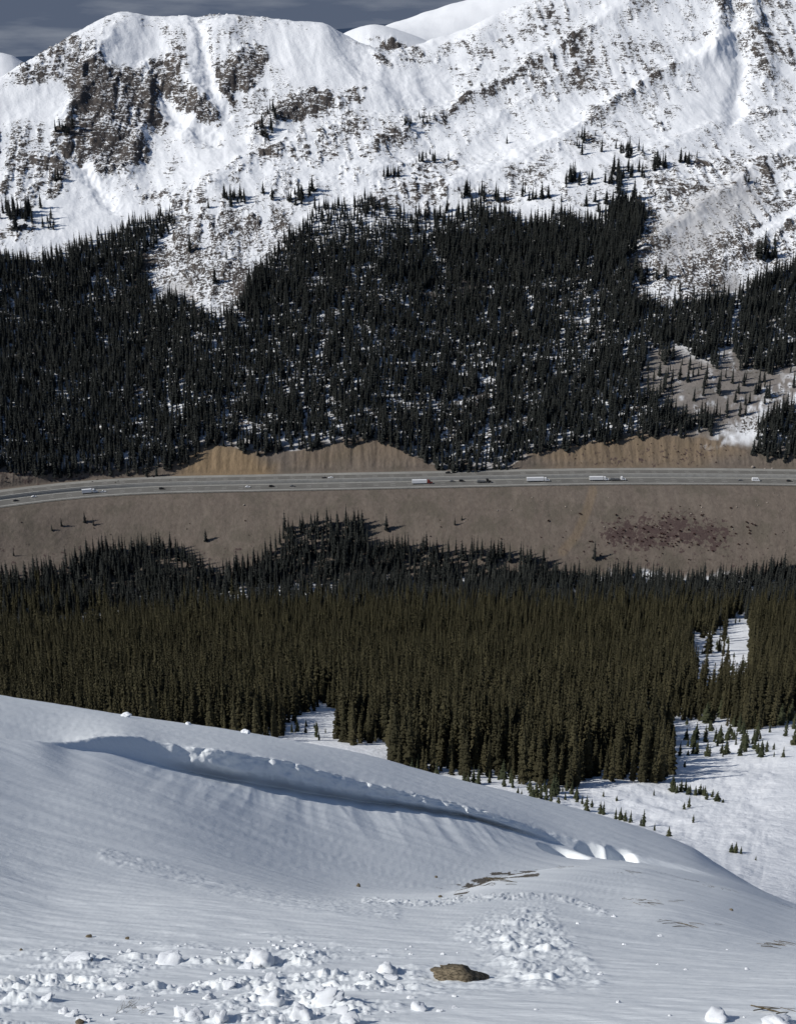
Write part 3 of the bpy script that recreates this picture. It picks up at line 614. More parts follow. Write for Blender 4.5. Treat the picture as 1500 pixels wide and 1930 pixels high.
# skied out bowl: soft scalloped drifts
bowl = soft_poly(Uf, Vf, [(980, 1760), (1000, 1500), (1120, 1470), (1250, 1440), (1260, 1400), (1700, 1390), (1700, 1800)], 30)
dzf += bowl * (1.5 * np.abs(fbm(Xf / 11 + Yf / 30, Yf / 6.5, 4, 99)) + 0.25 * ridged(Xf / 16 - Yf / 40, Yf / 9, 3, 101))
hillm = sstep(15.6, 16.0, SGF); dzf += hillm * (1 - sstep(18.6, 19.2, SGF)) * (5 * fbm(Xf / 150, Yf / 150, 3, 103) + 1.5 * fbm(Xf / 40, Yf / 40, 3, 104))
Zf2 = Zf + dzf
onroad = 1 - sstep(HALF + 0.5, HALF + 6, np.abs(rd))
cross = np.where(rd > 0, 2.2 * sstep(0.5, 2.0, rd), 0.0) - 0.35
Zf2 = Zf2 * (1 - onroad) + (Zroad + cross) * onroad
GF.Z = Zf2; GF.U, GF.V = project(Xf, Yf, Zf2)
terrain = struct(make_grid_mesh('mountain_terrain', Xf, Yf, Zf2, {'rock': rock, 'soil': soil, 'tan': tan, 'brush': brush, 'lines': lines, 'haze_tint': haze_tint}, M_TERR),
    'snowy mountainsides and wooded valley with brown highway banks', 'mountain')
#SECTION2
# ------------------------------------------------------------------ object helpers
def link(name, me, mat=None, parent=None):
    o = bpy.data.objects.new(name, me); COL.objects.link(o)
    if mat is not None and not me.materials: me.materials.append(mat)
    if parent: o.parent = parent
    return o
def thing(name, label, cat, loc=(0, 0, 0), rotz=0.0, group=None):
    o = bpy.data.objects.new(name, None); COL.objects.link(o); o.empty_display_size = 0.2
    o.location = loc; o.rotation_euler = (0, 0, rotz); o['label'] = label; o['category'] = cat
    if group: o['group'] = group
    return o
def tag(o, label, cat, group=None):
    o['label'] = label; o['category'] = cat
    if group: o['group'] = group
    return o
def pydata(name, V, Fc, mat=None, smooth=False):
    me = bpy.data.meshes.new(name); me.from_pydata(V, [], Fc); me.update()
    if smooth: me.polygons.foreach_set('use_smooth', [True] * len(me.polygons))
    if mat: me.materials.append(mat)
    return me
def from_bm(name, bm, mat=None, smooth=False):
    me = bpy.data.meshes.new(name); bm.to_mesh(me); bm.free()
    if smooth: me.polygons.foreach_set('use_smooth', [True] * len(me.polygons))
    if mat: me.materials.append(mat)
    return me
def bm_box(bm, x0, x1, y0, y1, z0, z1, bev=0.0):
    r = bmesh.ops.create_cube(bm, size=1.0)
    for v in r['verts']:
        v.co = Vector(((x0 + x1) / 2 + v.co.x * (x1 - x0), (y0 + y1) / 2 + v.co.y * (y1 - y0), (z0 + z1) / 2 + v.co.z * (z1 - z0)))
    if bev > 0:
        es = list({e for v in r['verts'] for e in v.link_edges})
        bmesh.ops.bevel(bm, geom=es, offset=bev, segments=2, affect='EDGES', profile=0.6)
def box_mesh(name, dims, mat, bev=0.0):
    bm = bmesh.new()
    for d in (dims if isinstance(dims[0], (tuple, list)) else [dims]): bm_box(bm, *d, bev)
    return from_bm(name, bm, mat)
def cyl_mesh(name, r, w_, mat, n=14, axis='y', bev=0.0):
    bm = bmesh.new(); bmesh.ops.create_cone(bm, cap_ends=True, segments=n, radius1=r, radius2=r, depth=w_)
    rot = Matrix.Rotation(math.pi / 2, 4, 'X') if axis == 'y' else (Matrix.Rotation(math.pi / 2, 4, 'Y') if axis == 'x' else Matrix.Identity(4))
    bmesh.ops.transform(bm, matrix=rot, verts=bm.verts)
    if bev: bmesh.ops.bevel(bm, geom=list(bm.edges), offset=bev, segments=1, affect='EDGES')
    return from_bm(name, bm, mat)
def prism_mesh(name, prof, y0, y1, mat, inset=None, bev=0.0):
    """side profile in x-z swept across y; inset(z) narrows it"""
    V, n = [], len(prof)
    for y in (y0, y1):
        for x, z in prof:
            k = inset(z) if inset else 0.0
            V.append((x, y + (k if y < 0 else -k), z))
    Fc = [tuple(range(n))[::-1], tuple(range(n, 2 * n))] + [(i, (i + 1) % n, n + (i + 1) % n, n + i) for i in range(n)]
    me = pydata(name, V, Fc)
    bm = bmesh.new(); bm.from_mesh(me); bmesh.ops.recalc_face_normals(bm, faces=bm.faces)
    if bev: bmesh.ops.bevel(bm, geom=list(bm.edges), offset=bev, segments=2, affect='EDGES')
    bpy.data.meshes.remove(me)
    return from_bm(name, bm, mat)
def copy_tree(o, parent=None):
    c = o.copy(); COL.objects.link(c)
    if parent: c.parent = parent
    for ch in list(o.children): copy_tree(ch, c)
    return c

# ------------------------------------------------------------------ highway
def strip(name, d0, d1, h, mat, parent=None, i0=0, i1=None, thick=0.0):
    i1 = len(rx) if i1 is None else i1
    V, Fc = [], []
    for i in range(i0, i1):
        nx, ny = -dyr[i], dxr[i]
        V.append((rx[i] + nx * d0, ry[i] + ny * d0, Zroad + h)); V.append((rx[i] + nx * d1, ry[i] + ny * d1, Zroad + h))
    for i in range(i1 - i0 - 1): Fc.append((2 * i, 2 * i + 2, 2 * i + 3, 2 * i + 1))
    for k in range(len(Fc)): Fc[k] = Fc[k]
    me = pydata(name, V, Fc, mat)
    if thick:
        bm = bmesh.new(); bm.from_mesh(me); bmesh.ops.recalc_face_normals(bm, faces=bm.faces)
        ret = bmesh.ops.extrude_face_region(bm, geom=list(bm.faces))
        for v in [g for g in ret['geom'] if isinstance(g, bmesh.types.BMVert)]: v.co.z += thick
        bmesh.ops.recalc_face_normals(bm, faces=bm.faces); bm.to_mesh(me); bm.free()
    return link(name, me, None, parent)
H2 = 2.2
road_lo = strip('road', -20.5, 0.2, 0.0, M_ASPH); struct(road_lo, 'lower carriageway of the grey highway carrying the trucks', 'road')
road_hi = strip('road', 1.6, 20.5, H2, M_ASPH); struct(road_hi, 'upper carriageway of the grey highway below the cut bank', 'road')
for (d0, d1, h, par) in ((-20.4, -15.8, 0.03, road_lo), (-1.6, 0.1, 0.03, road_lo), (1.7, 4.0, H2 + 0.03, road_hi), (15.0, 20.4, H2 + 0.03, road_hi)):
    strip('shoulder', d0, d1, h, M_SHOULD, par)
for (d, h, par) in ((-15.6, 0.04, road_lo), (-1.9, 0.04, road_lo), (4.3, H2 + 0.04, road_hi), (14.7, H2 + 0.04, road_hi)):
    strip('edge_line', d - 0.12, d + 0.12, h, M_PAINT, par)
def dashes(name, d, h, par):
    V, Fc = [], []
    for i in range(0, len(rx) - 4, 6):
        nx, ny = -dyr[i], dxr[i]; tx, ty = dxr[i], dyr[i]
        k = len(V)
        for (s_, q_) in ((0, -0.1), (4.5, -0.1), (4.5, 0.1), (0, 0.1)):
            V.append((rx[i] + nx * (d + q_) + tx * s_, ry[i] + ny * (d + q_) + ty * s_, Zroad + h))
        Fc.append((k, k + 1, k + 2, k + 3))
    o = link(name, pydata(name, V, Fc, M_PAINT), None, par); o['kind'] = 'stuff'
for d, h, par in ((-11.0, 0.04, road_lo), (-6.5, 0.04, road_lo), (7.8, H2 + 0.04, road_hi), (11.3, H2 + 0.04, road_hi)):
    dashes('lane_line', d, h, par)
med = thing('median_barrier', 'long concrete median wall between the two highway carriageways', 'barrier', (0, 0, 0))
strip('retaining_wall', 0.2, 1.6, -0.4, M_CONC, med, thick=H2 + 0.42)
strip('barrier_rail', 0.65, 1.15, H2 + 0.02, M_CONC, med, thick=0.85)
def guardrail(d, h, label):
    g = thing('guardrail', label, 'guardrail')
    V, Fc = [], []
    strip('rail', d - 0.06, d + 0.06, h + 0.42, M_STEEL, g, thick=0.33)
    bm = bmesh.new()
    for i in range(0, len(rx), 2):
        nx, ny = -dyr[i], dxr[i]; x, y = rx[i] + nx * (d - 0.14), ry[i] + ny * (d - 0.14)
        bm_box(bm, x - 0.08, x + 0.08, y - 0.08, y + 0.08, Zroad + h - 0.5, Zroad + h + 0.72)
    o = link('posts', from_bm('posts', bm, M_STEEL), None, g); o['kind'] = 'stuff'
guardrail(-20.3, 0.0, 'steel guardrail along the valley edge of the highway')

# ------------------------------------------------------------------ vehicles (length along +x)
def wheel(par, x, y, r, wd):
    w_ = link('wheel', WHEEL.setdefault((r, wd), cyl_mesh('wheel', r, wd, M_TYRE, 16)), None, par); w_.location = (x, y, r)
    rm = link('rim', RIMM.setdefault((r, wd), cyl_mesh('rim', r * 0.58, wd + 0.03, M_RIM, 12)), None, w_)
    return w_
WHEEL, RIMM = {}, {}
def make_car(label, paint, kind='sedan', group='cars on the highway'):
    t = thing('car', label, 'car', group=group)
    tall = {'sedan': 1.45, 'suv': 1.8, 'pickup': 1.85}[kind]; L = {'sedan': 4.7, 'suv': 4.9, 'pickup': 5.8}[kind]; hw = 0.95
    b0 = 0.28; bt = 0.92 if kind == 'sedan' else 1.1
    prof = [(-L / 2, b0 + 0.1), (-L / 2 + 0.08, bt - 0.05), (-L / 2 + 0.5, bt), (L / 2 - 1.3, bt), (L / 2 - 0.25, bt - 0.18), (L / 2, bt - 0.42), (L / 2, b0 + 0.05), (L / 2 - 0.2, b0), (-L / 2 + 0.2, b0)]
    link('body', prism_mesh('body', prof, -hw, hw, paint, bev=0.04), None, t)
    if kind == 'sedan': cab = [(-L / 2 + 0.55, bt - 0.02), (-L / 2 + 1.2, tall - 0.04), (L / 2 - 2.3, tall), (L / 2 - 1.35, bt - 0.02)]
    elif kind == 'suv': cab = [(-L / 2 + 0.12, bt - 0.02), (-L / 2 + 0.4, tall - 0.03), (L / 2 - 2.1, tall), (L / 2 - 1.3, bt - 0.02)]
    else: cab = [(-0.75, bt - 0.02), (-0.6, tall - 0.02), (L / 2 - 2.5, tall), (L / 2 - 1.7, bt - 0.02)]
    link('cabin', prism_mesh('cabin', cab, -hw + 0.06, hw - 0.06, paint, inset=lambda z: 0.16 * max(0, z - bt) / (tall - bt), bev=0.03), None, t)
    cx0, cx1 = cab[0][0], cab[3][0]
    gl = [(cab[0][0] + 0.22, bt + 0.06), (cab[1][0] + 0.1, tall - 0.14), (cab[2][0] - 0.02, tall - 0.12), (cab[3][0] - 0.22, bt + 0.06)]
    link('side_windows', prism_mesh('side_windows', gl, -hw + 0.045, hw - 0.045, M_GLASS, inset=lambda z: 0.16 * max(0, z - bt) / (tall - bt)), None, t)
    ws = [(cab[3][0] - 0.09, bt + 0.05), (cab[2][0] + 0.10, tall - 0.09), (cab[2][0] + 0.16, tall - 0.11), (cab[3][0] + 0.0, bt + 0.04)]
    link('windshield', prism_mesh('windshield', ws, -hw + 0.2, hw - 0.2, M_GLASS), None, t)
    if kind == 'pickup': link('cargo_bed', box_mesh('cargo_bed', [(-L / 2 + 0.1, -0.8, -0.78, 0.78, bt - 0.03, bt + 0.03)], M_TYRE), None, t)
    for sx_ in (-L / 2 + 0.95, L / 2 - 0.95):
        for sy in (-hw + 0.1, hw - 0.1): wheel(t, sx_, sy, 0.36, 0.24)
    for sy in (-0.7, 0.7):
        link('headlight', box_mesh('headlight', (L / 2 - 0.06, L / 2 + 0.02, sy - 0.16, sy + 0.16, bt - 0.34, bt - 0.2), M_LAMP), None, t)
        link('tail_light', box_mesh('tail_light', (-L / 2 - 0.02, -L / 2 + 0.1, sy - 0.14, sy + 0.14, bt - 0.26, bt - 0.1), M_TAIL), None, t)
    return t
def make_truck(label, paint, trailer='box', tlen=16.2, group='trucks on the highway'):
    t = thing('semi_truck', label, 'truck', group=group)
    total = tlen + 5.6; x0 = -total / 2; xt = x0 + tlen
    if trailer == 'box':
        link('trailer_box', box_mesh('trailer_box', (x0, xt, -1.3, 1.3, 1.15, 4.1), M_WHITE, 0.05), None, t)
        link('rear_door', box_mesh('rear_door', (x0 - 0.04, x0 + 0.02, -1.2, 1.2, 1.25, 4.0), M_CONC), None, t)
    else:
        link('flat_deck', box_mesh('flat_deck', (x0, xt, -1.28, 1.28, 1.15, 1.45), M_GREY, 0.03), None, t)
        link('cargo', box_mesh('cargo', [(x0 + 0.6, x0 + tlen * 0.45, -1.1, 1.1, 1.46, 2.5), (x0 + tlen * 0.5, xt - 0.7, -1.15, 1.15, 1.46, 2.25)], M_GREY, 0.08), None, t)
    link('trailer_frame', box_mesh('trailer_frame', [(x0 + 0.3, xt - 0.4, -0.5, 0.5, 0.85, 1.14), (xt - 4.2, xt - 4.0, -0.9, -0.75, 0.3, 1.14), (xt - 4.2, xt - 4.0, 0.75, 0.9, 0.3, 1.14)], M_TYRE), None, t)
    cx = xt + 0.7
    link('sleeper', box_mesh('sleeper', (cx, cx + 1.7, -1.22, 1.22, 1.0, 3.7), paint, 0.14), None, t)
    link('cab', prism_mesh('cab', [(cx + 1.65, 0.9), (cx + 1.65, 3.55), (cx + 2.35, 3.0), (cx + 2.8, 2.15), (cx + 2.8, 0.9)], -1.18, 1.18, paint, bev=0.08), None, t)
    link('hood', prism_mesh('hood', [(cx + 2.75, 0.75), (cx + 2.75, 2.1), (cx + 4.3, 1.85), (cx + 4.6, 1.6), (cx + 4.65, 0.75)], -1.0, 1.0, paint, bev=0.1), None, t)
    link('windshield', prism_mesh('windshield', [(cx + 2.40, 2.94), (cx + 2.44, 2.98), (cx + 2.86, 2.2), (cx + 2.80, 2.2)], -1.02, 1.02, M_GLASS), None, t)
    for sy in (-1, 1):
        link('side_window', box_mesh('side_window', (cx + 1.8, cx + 2.45, sy * 1.19 - 0.02, sy * 1.19 + 0.02, 2.1, 2.75), M_GLASS), None, t)
        link('fuel_tank', cyl_mesh('fuel_tank', 0.32, 1.5, M_RIM, 12, 'x'), None, t).location = (cx + 1.2, sy * 0.95, 0.72)
        link('headlight', box_mesh('headlight', (cx + 4.6, cx + 4.7, sy * 0.8 - 0.15, sy * 0.8 + 0.15, 1.0, 1.25), M_LAMP), None, t)
    link('bumper', box_mesh('bumper', (cx + 4.5, cx + 4.85, -1.15, 1.15, 0.45, 0.8), M_RIM, 0.04), None, t)
    for x in (x0 + 1.2, x0 + 2.5, cx - 0.6, cx + 0.7, cx + 3.9):
        for sy in (-1.05, 1.05): wheel(t, x, sy, 0.52, 0.5 if x < cx + 2 else 0.32)
    return t
def make_van(label, group='vans on the highway'):
    t = thing('van', label, 'van', group=group); L = 7.0
    link('body', prism_mesh('body', [(-L / 2, 0.5), (-L / 2, 2.95), (-L / 2 + 0.2, 3.1), (L / 2 - 1.6, 3.1), (L / 2 - 1.2, 2.6), (L / 2 - 0.9, 1.6), (L / 2, 1.3), (L / 2, 0.45), (L / 2 - 0.2, 0.4), (-L / 2 + 0.2, 0.4)], -1.12, 1.12, M_WHITE, bev=0.06), None, t)
    link('windshield', prism_mesh('windshield', [(L / 2 - 1.24, 2.5), (L / 2 - 1.16, 2.55), (L / 2 - 0.86, 1.7), (L / 2 - 0.95, 1.68)], -0.95, 0.95, M_GLASS), None, t)
    for sy in (-1, 1):
        for x in (-2.0, -0.4, 1.2): link('side_window', box_mesh('side_window', (x - 0.5, x + 0.5, sy * 1.12 - 0.015, sy * 1.12 + 0.015, 1.75, 2.4), M_GLASS), None, t)
        link('headlight', box_mesh('headlight', (L / 2 - 0.05, L / 2 + 0.03, sy * 0.85 - 0.15, sy * 0.85 + 0.15, 0.85, 1.05), M_LAMP), None, t)
        for x in (-L / 2 + 1.6, L / 2 - 1.1): wheel(t, x, sy * 0.98, 0.4, 0.26)
    return t
def on_road(o, u, d, h, back=False):
    nx, ny = -dyr, dxr; lx, ly = rx + nx * d, ry + ny * d
    pu_, _ = project(lx, ly, np.full(lx.shape, Zroad + h))
    i = np.interp(u, pu_, np.arange(len(rx))); k = int(i); f = i - k
    o.location = (lx[k] * (1 - f) + lx[k + 1] * f, ly[k] * (1 - f) + ly[k + 1] * f, Zroad + h + 0.045)
    o.rotation_euler = (0, 0, math.atan2(dyr[k], dxr[k]) + (math.pi if back else 0))
LOA, LOB, LOC = -13.3, -8.7, -4.2
UPA, UPB, UPC = 6.0, 9.5, 13.0
V_ = [
 (make_car('small black car near the left end of the highway', M_BLACK), 30, LOB, 0, 0),
 (make_car('lone white car behind the black car at the highway bend', M_WHITE), 64, LOC, 0, 0),
 (make_truck('white truck with short box trailer on the highway bend', M_WHITE, 'box', 8.5), 170, LOB, 0, 0),
 (make_car('white pickup just ahead of the short white box truck', M_WHITE, 'pickup'), 194, LOB, 0, 0),
 (make_car('dark car below the dark forest gully, alone in its lane', M_BLACK, 'suv'), 305, LOB, 0, 0),
 (make_car('white car below the orange cut bank', M_WHITE), 467, LOB, 0, 0),
 (make_car('dark sport utility car ahead of the white car', M_BLACK, 'suv'), 512, LOB, 0, 0),
 (make_car('low dark grey car above the tree knoll', M_GREY), 551, LOB, 0, 0),
 (make_car('dark car on upper carriageway beside a silver car', M_BLACK), 611, UPA, H2, 1),
 (make_car('silver white car on upper carriageway beside a dark car', M_WHITE), 623, UPA, H2, 1),
 (make_truck('white box trailer pulled by a dark red tractor', M_RED, 'box', 13.2), 796, LOB, 0, 0),
 (make_car('black car on the far lane below the wooded notch', M_BLACK, 'suv'), 844, UPC, H2, 1),
 (make_car('grey car just ahead of the red tractor', M_GREY), 852, LOC, 0, 0),
 (make_car('dark sport utility car between grey car and flatbed', M_BLACK, 'suv'), 870, LOC, 0, 0),
 (make_truck('grey flatbed truck with dark tractor in mid highway', M_BLACK, 'flat', 8.0), 912, LOB, 0, 0),
 (make_truck('long white semi truck alone at mid right of highway', M_WHITE, 'box', 15.6), 1014, LOB, 0, 0),
 (make_truck('white semi truck with a flatbed truck close ahead', M_WHITE, 'box', 12.5), 1129, LOB, 0, 0),
 (make_truck('dark flatbed truck with white tractor leading the white semi', M_WHITE, 'flat', 9.5), 1164, LOB, 0, 0),
 (make_car('dark grey car behind the white van at right', M_GREY), 1395, LOB, 0, 0),
 (make_van('white van with side windows at the right of highway'), 1424, LOB, 0, 0),
 (make_car('dark car at the right end of highway', M_BLACK, 'suv'), 1487, LOB, 0, 0)]
for o, u, d, h, bk in V_: on_road(o, u, d, h, bool(bk))

# ------------------------------------------------------------------ conifers
def crown_mesh(name, seed, whorls, per, r, mat, base=0.06, gap=0.0, core=True, lean=0.0):
    rng = random.Random(seed); V, Fc = [], []
    for i in range(whorls):
        t = base + (0.965 - base) * (i / (whorls - 1)) ** 1.02
        Rr = r * (1 - t) ** 0.82 * (1.0 if t > 0.2 else 0.72 + 1.4 * t) + 0.008
        Rr *= rng.uniform(0.82, 1.12)
        n = max(4, int(per * (0.55 + 0.45 * (1 - t)))); ph0 = rng.random() * 6.28
        for k in range(n):
            if rng.random() < gap: continue
            ph = ph0 + 6.283 * k / n + rng.uniform(-0.3, 0.3); L = Rr * rng.uniform(0.62, 1.22)
            zb = t + rng.uniform(-0.012, 0.012); dr = rng.uniform(0.30, 0.72) if t < 0.85 else rng.uniform(-0.4, 0.2)
            c, s_ = math.cos(ph), math.sin(ph); wv_ = L * rng.uniform(0.30, 0.46) + 0.004
            b0 = len(V)
            V += [(0, 0, zb + 0.012), (c * L * 0.58 - s_ * wv_, s_ * L * 0.58 + c * wv_, zb - dr * L * 0.62 - 0.012), (c * L, s_ * L, zb - dr * L), (c * L * 0.58 + s_ * wv_, s_ * L * 0.58 - c * wv_, zb - dr * L * 0.62 - 0.012), (c * L * 0.55, s_ * L * 0.55, zb - dr * L * 0.34 + 0.004), (c * L * 0.6, s_ * L * 0.6, zb - dr * L * 0.6 - 0.05)]
            Fc += [(b0, b0 + 1, b0 + 4), (b0 + 1, b0 + 2, b0 + 4), (b0 + 2, b0 + 3, b0 + 4), (b0 + 3, b0, b0 + 4)]
            if core: Fc += [(b0 + 1, b0 + 5, b0 + 2), (b0 + 2, b0 + 5, b0 + 3)]
    b0 = len(V); V += [(0.008, 0, 0.93), (-0.004, 0.007, 0.93), (-0.004, -0.007, 0.93), (0, 0, 1.0)]
    Fc += [(b0, b0 + 1, b0 + 3), (b0 + 1, b0 + 2, b0 + 3), (b0 + 2, b0, b0 + 3)]
    b0 = len(V); m = 6; rc = r * 0.34
    for zz, q in ((base * 0.9, 0.5), (base + 0.12, 1.0), (0.9, 0.06)):
        for k in range(m): V.append((rc * q * math.cos(k * 6.283 / m), rc * q * math.sin(k * 6.283 / m), zz))
    for l in range(2):
        for k in range(m): Fc.append((b0 + l * m + k, b0 + l * m + (k + 1) % m, b0 + (l + 1) * m + (k + 1) % m, b0 + (l + 1) * m + k))
    return pydata(name, V, Fc, mat)
def trunk_mesh(name, rr=0.013):
    V, Fc = [], []
    for l, (z, q) in enumerate(((-0.05, 1.25), (0.02, 1.0), (0.3, 0.8), (0.7, 0.42), (0.95, 0.12))):
        for k in range(7): V.append((rr * q * math.cos(k * 0.8976), rr * q * math.sin(k * 0.8976), z))
    for l in range(4):
        for k in range(7): Fc.append((l * 7 + k, l * 7 + (k + 1) % 7, (l + 1) * 7 + (k + 1) % 7, (l + 1) * 7 + k))
    return pydata(name, V, Fc, M_BARK)
NEAR_CROWNS = [crown_mesh('crown', 100 + i, 24, 9, rr, M_NEEDLE, base=bs, gap=gp) for i, (rr, bs, gp) in enumerate(((0.125, 0.05, 0.03), (0.105, 0.08, 0.08), (0.14, 0.04, 0.05), (0.095, 0.10, 0.12), (0.118, 0.06, 0.15), (0.13, 0.12, 0.1)))]
FAR_CROWNS = [crown_mesh('crown', 200 + i, 13, 7, rr, M_NEEDLE_FAR, base=0.08, gap=gp, core=False) for i, (rr, gp) in enumerate(((0.15, 0.03), (0.125, 0.06), (0.175, 0.03), (0.11, 0.1)))]
YOUNG_CROWNS = [crown_mesh('crown', 300 + i, 12, 8, rr, M_YOUNG, base=0.03, gap=0.08) for i, rr in enumerate((0.2, 0.26, 0.16, 0.3))]
TRUNK = trunk_mesh('trunk')
def tree_thing(name, P, h, crown, label, cat, group, wide=1.0, rng=random):
    t = thing(name, label, cat, P, rng.random() * 6.28, group); t.scale = (h * wide, h * wide, h)
    link('trunk', TRUNK, None, t); link('crown', crown, None, t)
    return t
def far_proto(name, crown):
    """crown and trunk in one small mesh, repeated through the woods"""
    bm = bmesh.new(); bm.from_mesh(crown); n0 = len(bm.faces); bm.from_mesh(TRUNK)
    bm.faces.ensure_lookup_table()
    for f_ in bm.faces[n0:]: f_.material_index = 1
    me = bpy.data.meshes.new(name); bm.to_mesh(me); bm.free()
    me.materials.append(crown.materials[0]); me.materials.append(M_BARK)
    return bpy.data.objects.new(name, me)

far_wood = [(-400, 960), (-400, 520), (0, 478), (62, 500), (100, 486), (180, 455), (240, 428), (290, 415), (335, 398), (318, 440), (280, 470), (262, 512), (290, 565), (335, 562), (400, 610), (440, 585), (485, 515), (545, 450), (600, 392), (690, 378), (770, 405), (850, 402), (900, 392), (1000, 425), (1050, 405), (1100, 425), (1180, 385), (1228, 402), (1200, 450), (1178, 505), (1200, 560), (1260, 585), (1330, 565), (1400, 555), (1440, 520), (1500, 500), (1900, 480), (1900, 700), (1500, 690), (1445, 700), (1395, 690), (1370, 620), (1340, 690), (1260, 640), (1225, 660), (1195, 730), (1250, 770), (1300, 790), (1350, 780), (1345, 815), (1180, 830), (1020, 858), (950, 884), (850, 888), (790, 872), (720, 832), (650, 838), (500, 860), (400, 842), (330, 890), (200, 895), (0, 905)]
far_wood2 = [(1425, 860), (1430, 800), (1500, 765), (1900, 720), (1900, 880), (1500, 875)]
low_wood_p = [(-400, 1120), (0, 1092), (60, 1088), (130, 1068), (180, 1042), (260, 1030), (330, 1042), (370, 1068), (400, 1082), (470, 1068), (520, 1036), (540, 998), (600, 982), (680, 988), (715, 1045), (760, 1035), (820, 1048), (900, 1040), (1000, 1055), (1060, 1088), (1100, 1096), (1150, 1090), (1250, 1098), (1400, 1098), (1450, 1078), (1900, 1070),
    (1900, 1350), (1500, 1358), (1420, 1378), (1340, 1358), (1262, 1358), (1258, 1478), (1180, 1472), (1110, 1468), (1080, 1488), (1000, 1488), (950, 1462), (880, 1466), (740, 1455), (722, 1412), (650, 1402), (620, 1388), (645, 1352), (600, 1332), (540, 1372), (516, 1400), (0, 1420), (-400, 1420)]
holes = [([(1296, 1192), (1345, 1192), (1372, 1165), (1412, 1155), (1416, 1305), (1370, 1318), (1305, 1316)], 0.03), ([(1372, 1170), (1410, 1160), (1412, 1300), (1375, 1300)], 0.0), ([(520, 1400), (545, 1360), (600, 1335), (648, 1340), (640, 1392), (590, 1404)], 0.04), ([(690, 1425), (700, 1396), (735, 1396), (745, 1425)], 0.1),
    ([(-400, 1200), (0, 1182), (100, 1170), (205, 1152), (205, 1186), (100, 1204), (0, 1218), (-400, 1240)], 0.12), ([(370, 1120), (480, 1106), (640, 1088), (640, 1120), (520, 1138), (370, 1148)], 0.2), ([(840, 1068), (1000, 1062), (1010, 1085), (850, 1090)], 0.35), ([(1180, 1345), (1225, 1310), (1260, 1345), (1255, 1390), (1190, 1380)], 0.35)]
def scatter(n, ymin, ymax):
    a = RNG.uniform(-0.44, 0.44, n); y = np.sqrt(RNG.uniform(ymin ** 2, ymax ** 2, n)); x = a * y
    return x, y
def keep_min_dist(x, y, dmin):
    cell = {}; keep = []
    dm2 = dmin * dmin
    for i in range(len(x)):
        cx, cy = int(x[i] // dmin), int(y[i] // dmin); ok = True
        for p in range(cx - 1, cx + 2):
            for q_ in range(cy - 1, cy + 2):
                for j in cell.get((p, q_), ()):
                    if (x[i] - x[j]) ** 2 + (y[i] - y[j]) ** 2 < dm2: ok = False; break
                if not ok: break
            if not ok: break
        if ok: cell.setdefault((cx, cy), []).append(i); keep.append(i)
    return np.array(keep, int)

# far side of the highway
x, y = scatter(120000, 1080, 1720); z = GF.at(x, y); u, v = project(x, y, z)
uj = u + 9 * fbm(x / 14, y / 14, 2, 111); vj = v + 9 * fbm(x / 14, y / 14, 2, 113)
dens = np.maximum(soft_poly(uj, vj, far_wood, 7), soft_poly(uj, vj, far_wood2, 8))
dens *= np.clip(0.72 + 0.9 * fbm(x / 18, y / 18, 4, 115), 0.12, 1.0)
dens *= 1 - 0.55 * soft_poly(u, v, [(560, 380), (760, 390), (900, 400), (860, 470), (760, 440), (620, 430)], 30)
dens *= 1 - 0.6 * soft_poly(u, v, [(1060, 520), (1110, 500), (1150, 640), (1080, 740), (1040, 720)], 22)
dens *= 1 - 0.3 * soft_poly(u, v, [(420, 590), (700, 560), (1000, 640), (1000, 870), (420, 870)], 40)
dens = np.maximum(dens, 0.06 * soft_poly(u, v, [(1180, 560), (1500, 520), (1500, 720), (1360, 800), (1200, 800)], 20))
k = RNG.rand(len(x)) < dens; x, y, z, u, v = x[k], y[k], z[k], u[k], v[k]
k = keep_min_dist(x, y, 2.3); FX = [np.stack([x[k], y[k], z[k]], 1)]
hh = (16.8 + 4.0 * fbm(x[k] / 40, y[k] / 40, 2, 117)) * (1 + 0.35 * soft_poly(u[k], v[k], [(840, 370), (1250, 360), (1230, 520), (840, 500)], 30)) * RNG.uniform(0.62, 1.22, len(k)) * (1 - 0.25 * sstep(520, 390, v[k]))
far_trees = (FX[0], hh)
# valley floor and near side
x, y = scatter(52000, 300, 1065); z = GF.at(x, y); u, v = project(x, y, z)
uj = u + 10 * fbm(x / 12, y / 12, 2, 121) * (y / 700); vj = v + 8 * fbm(x / 12, y / 12, 2, 123) * (y / 700)
dens = soft_poly(uj, vj, low_wood_p, 5)
dens *= np.clip(0.92 + (0.5 + 0.7 * sstep(780, 900, y)) * fbm(x / 24, y / 24, 3, 125), 0.2, 1.0)
for P, f in holes: dens *= 1 - (1 - f) * soft_poly(uj, vj, P, 7)
k = RNG.rand(len(x)) < dens; x, y, z, u, v = x[k], y[k], z[k], u[k], v[k]
k = keep_min_dist(x, y, 2.7); x, y, z, u, v = x[k], y[k], z[k], u[k], v[k]
hh = (21.0 + 4.0 * fbm(x / 40, y / 40, 2, 127)) * RNG.uniform(0.66, 1.18, len(x)) * (1 - 0.10 * sstep(880, 1000, y))
edge = poly_sd(u, v, low_wood_p); hh *= np.where((edge < 14) & (y < 620), RNG.uniform(0.4, 1.0, len(x)), 1.0)
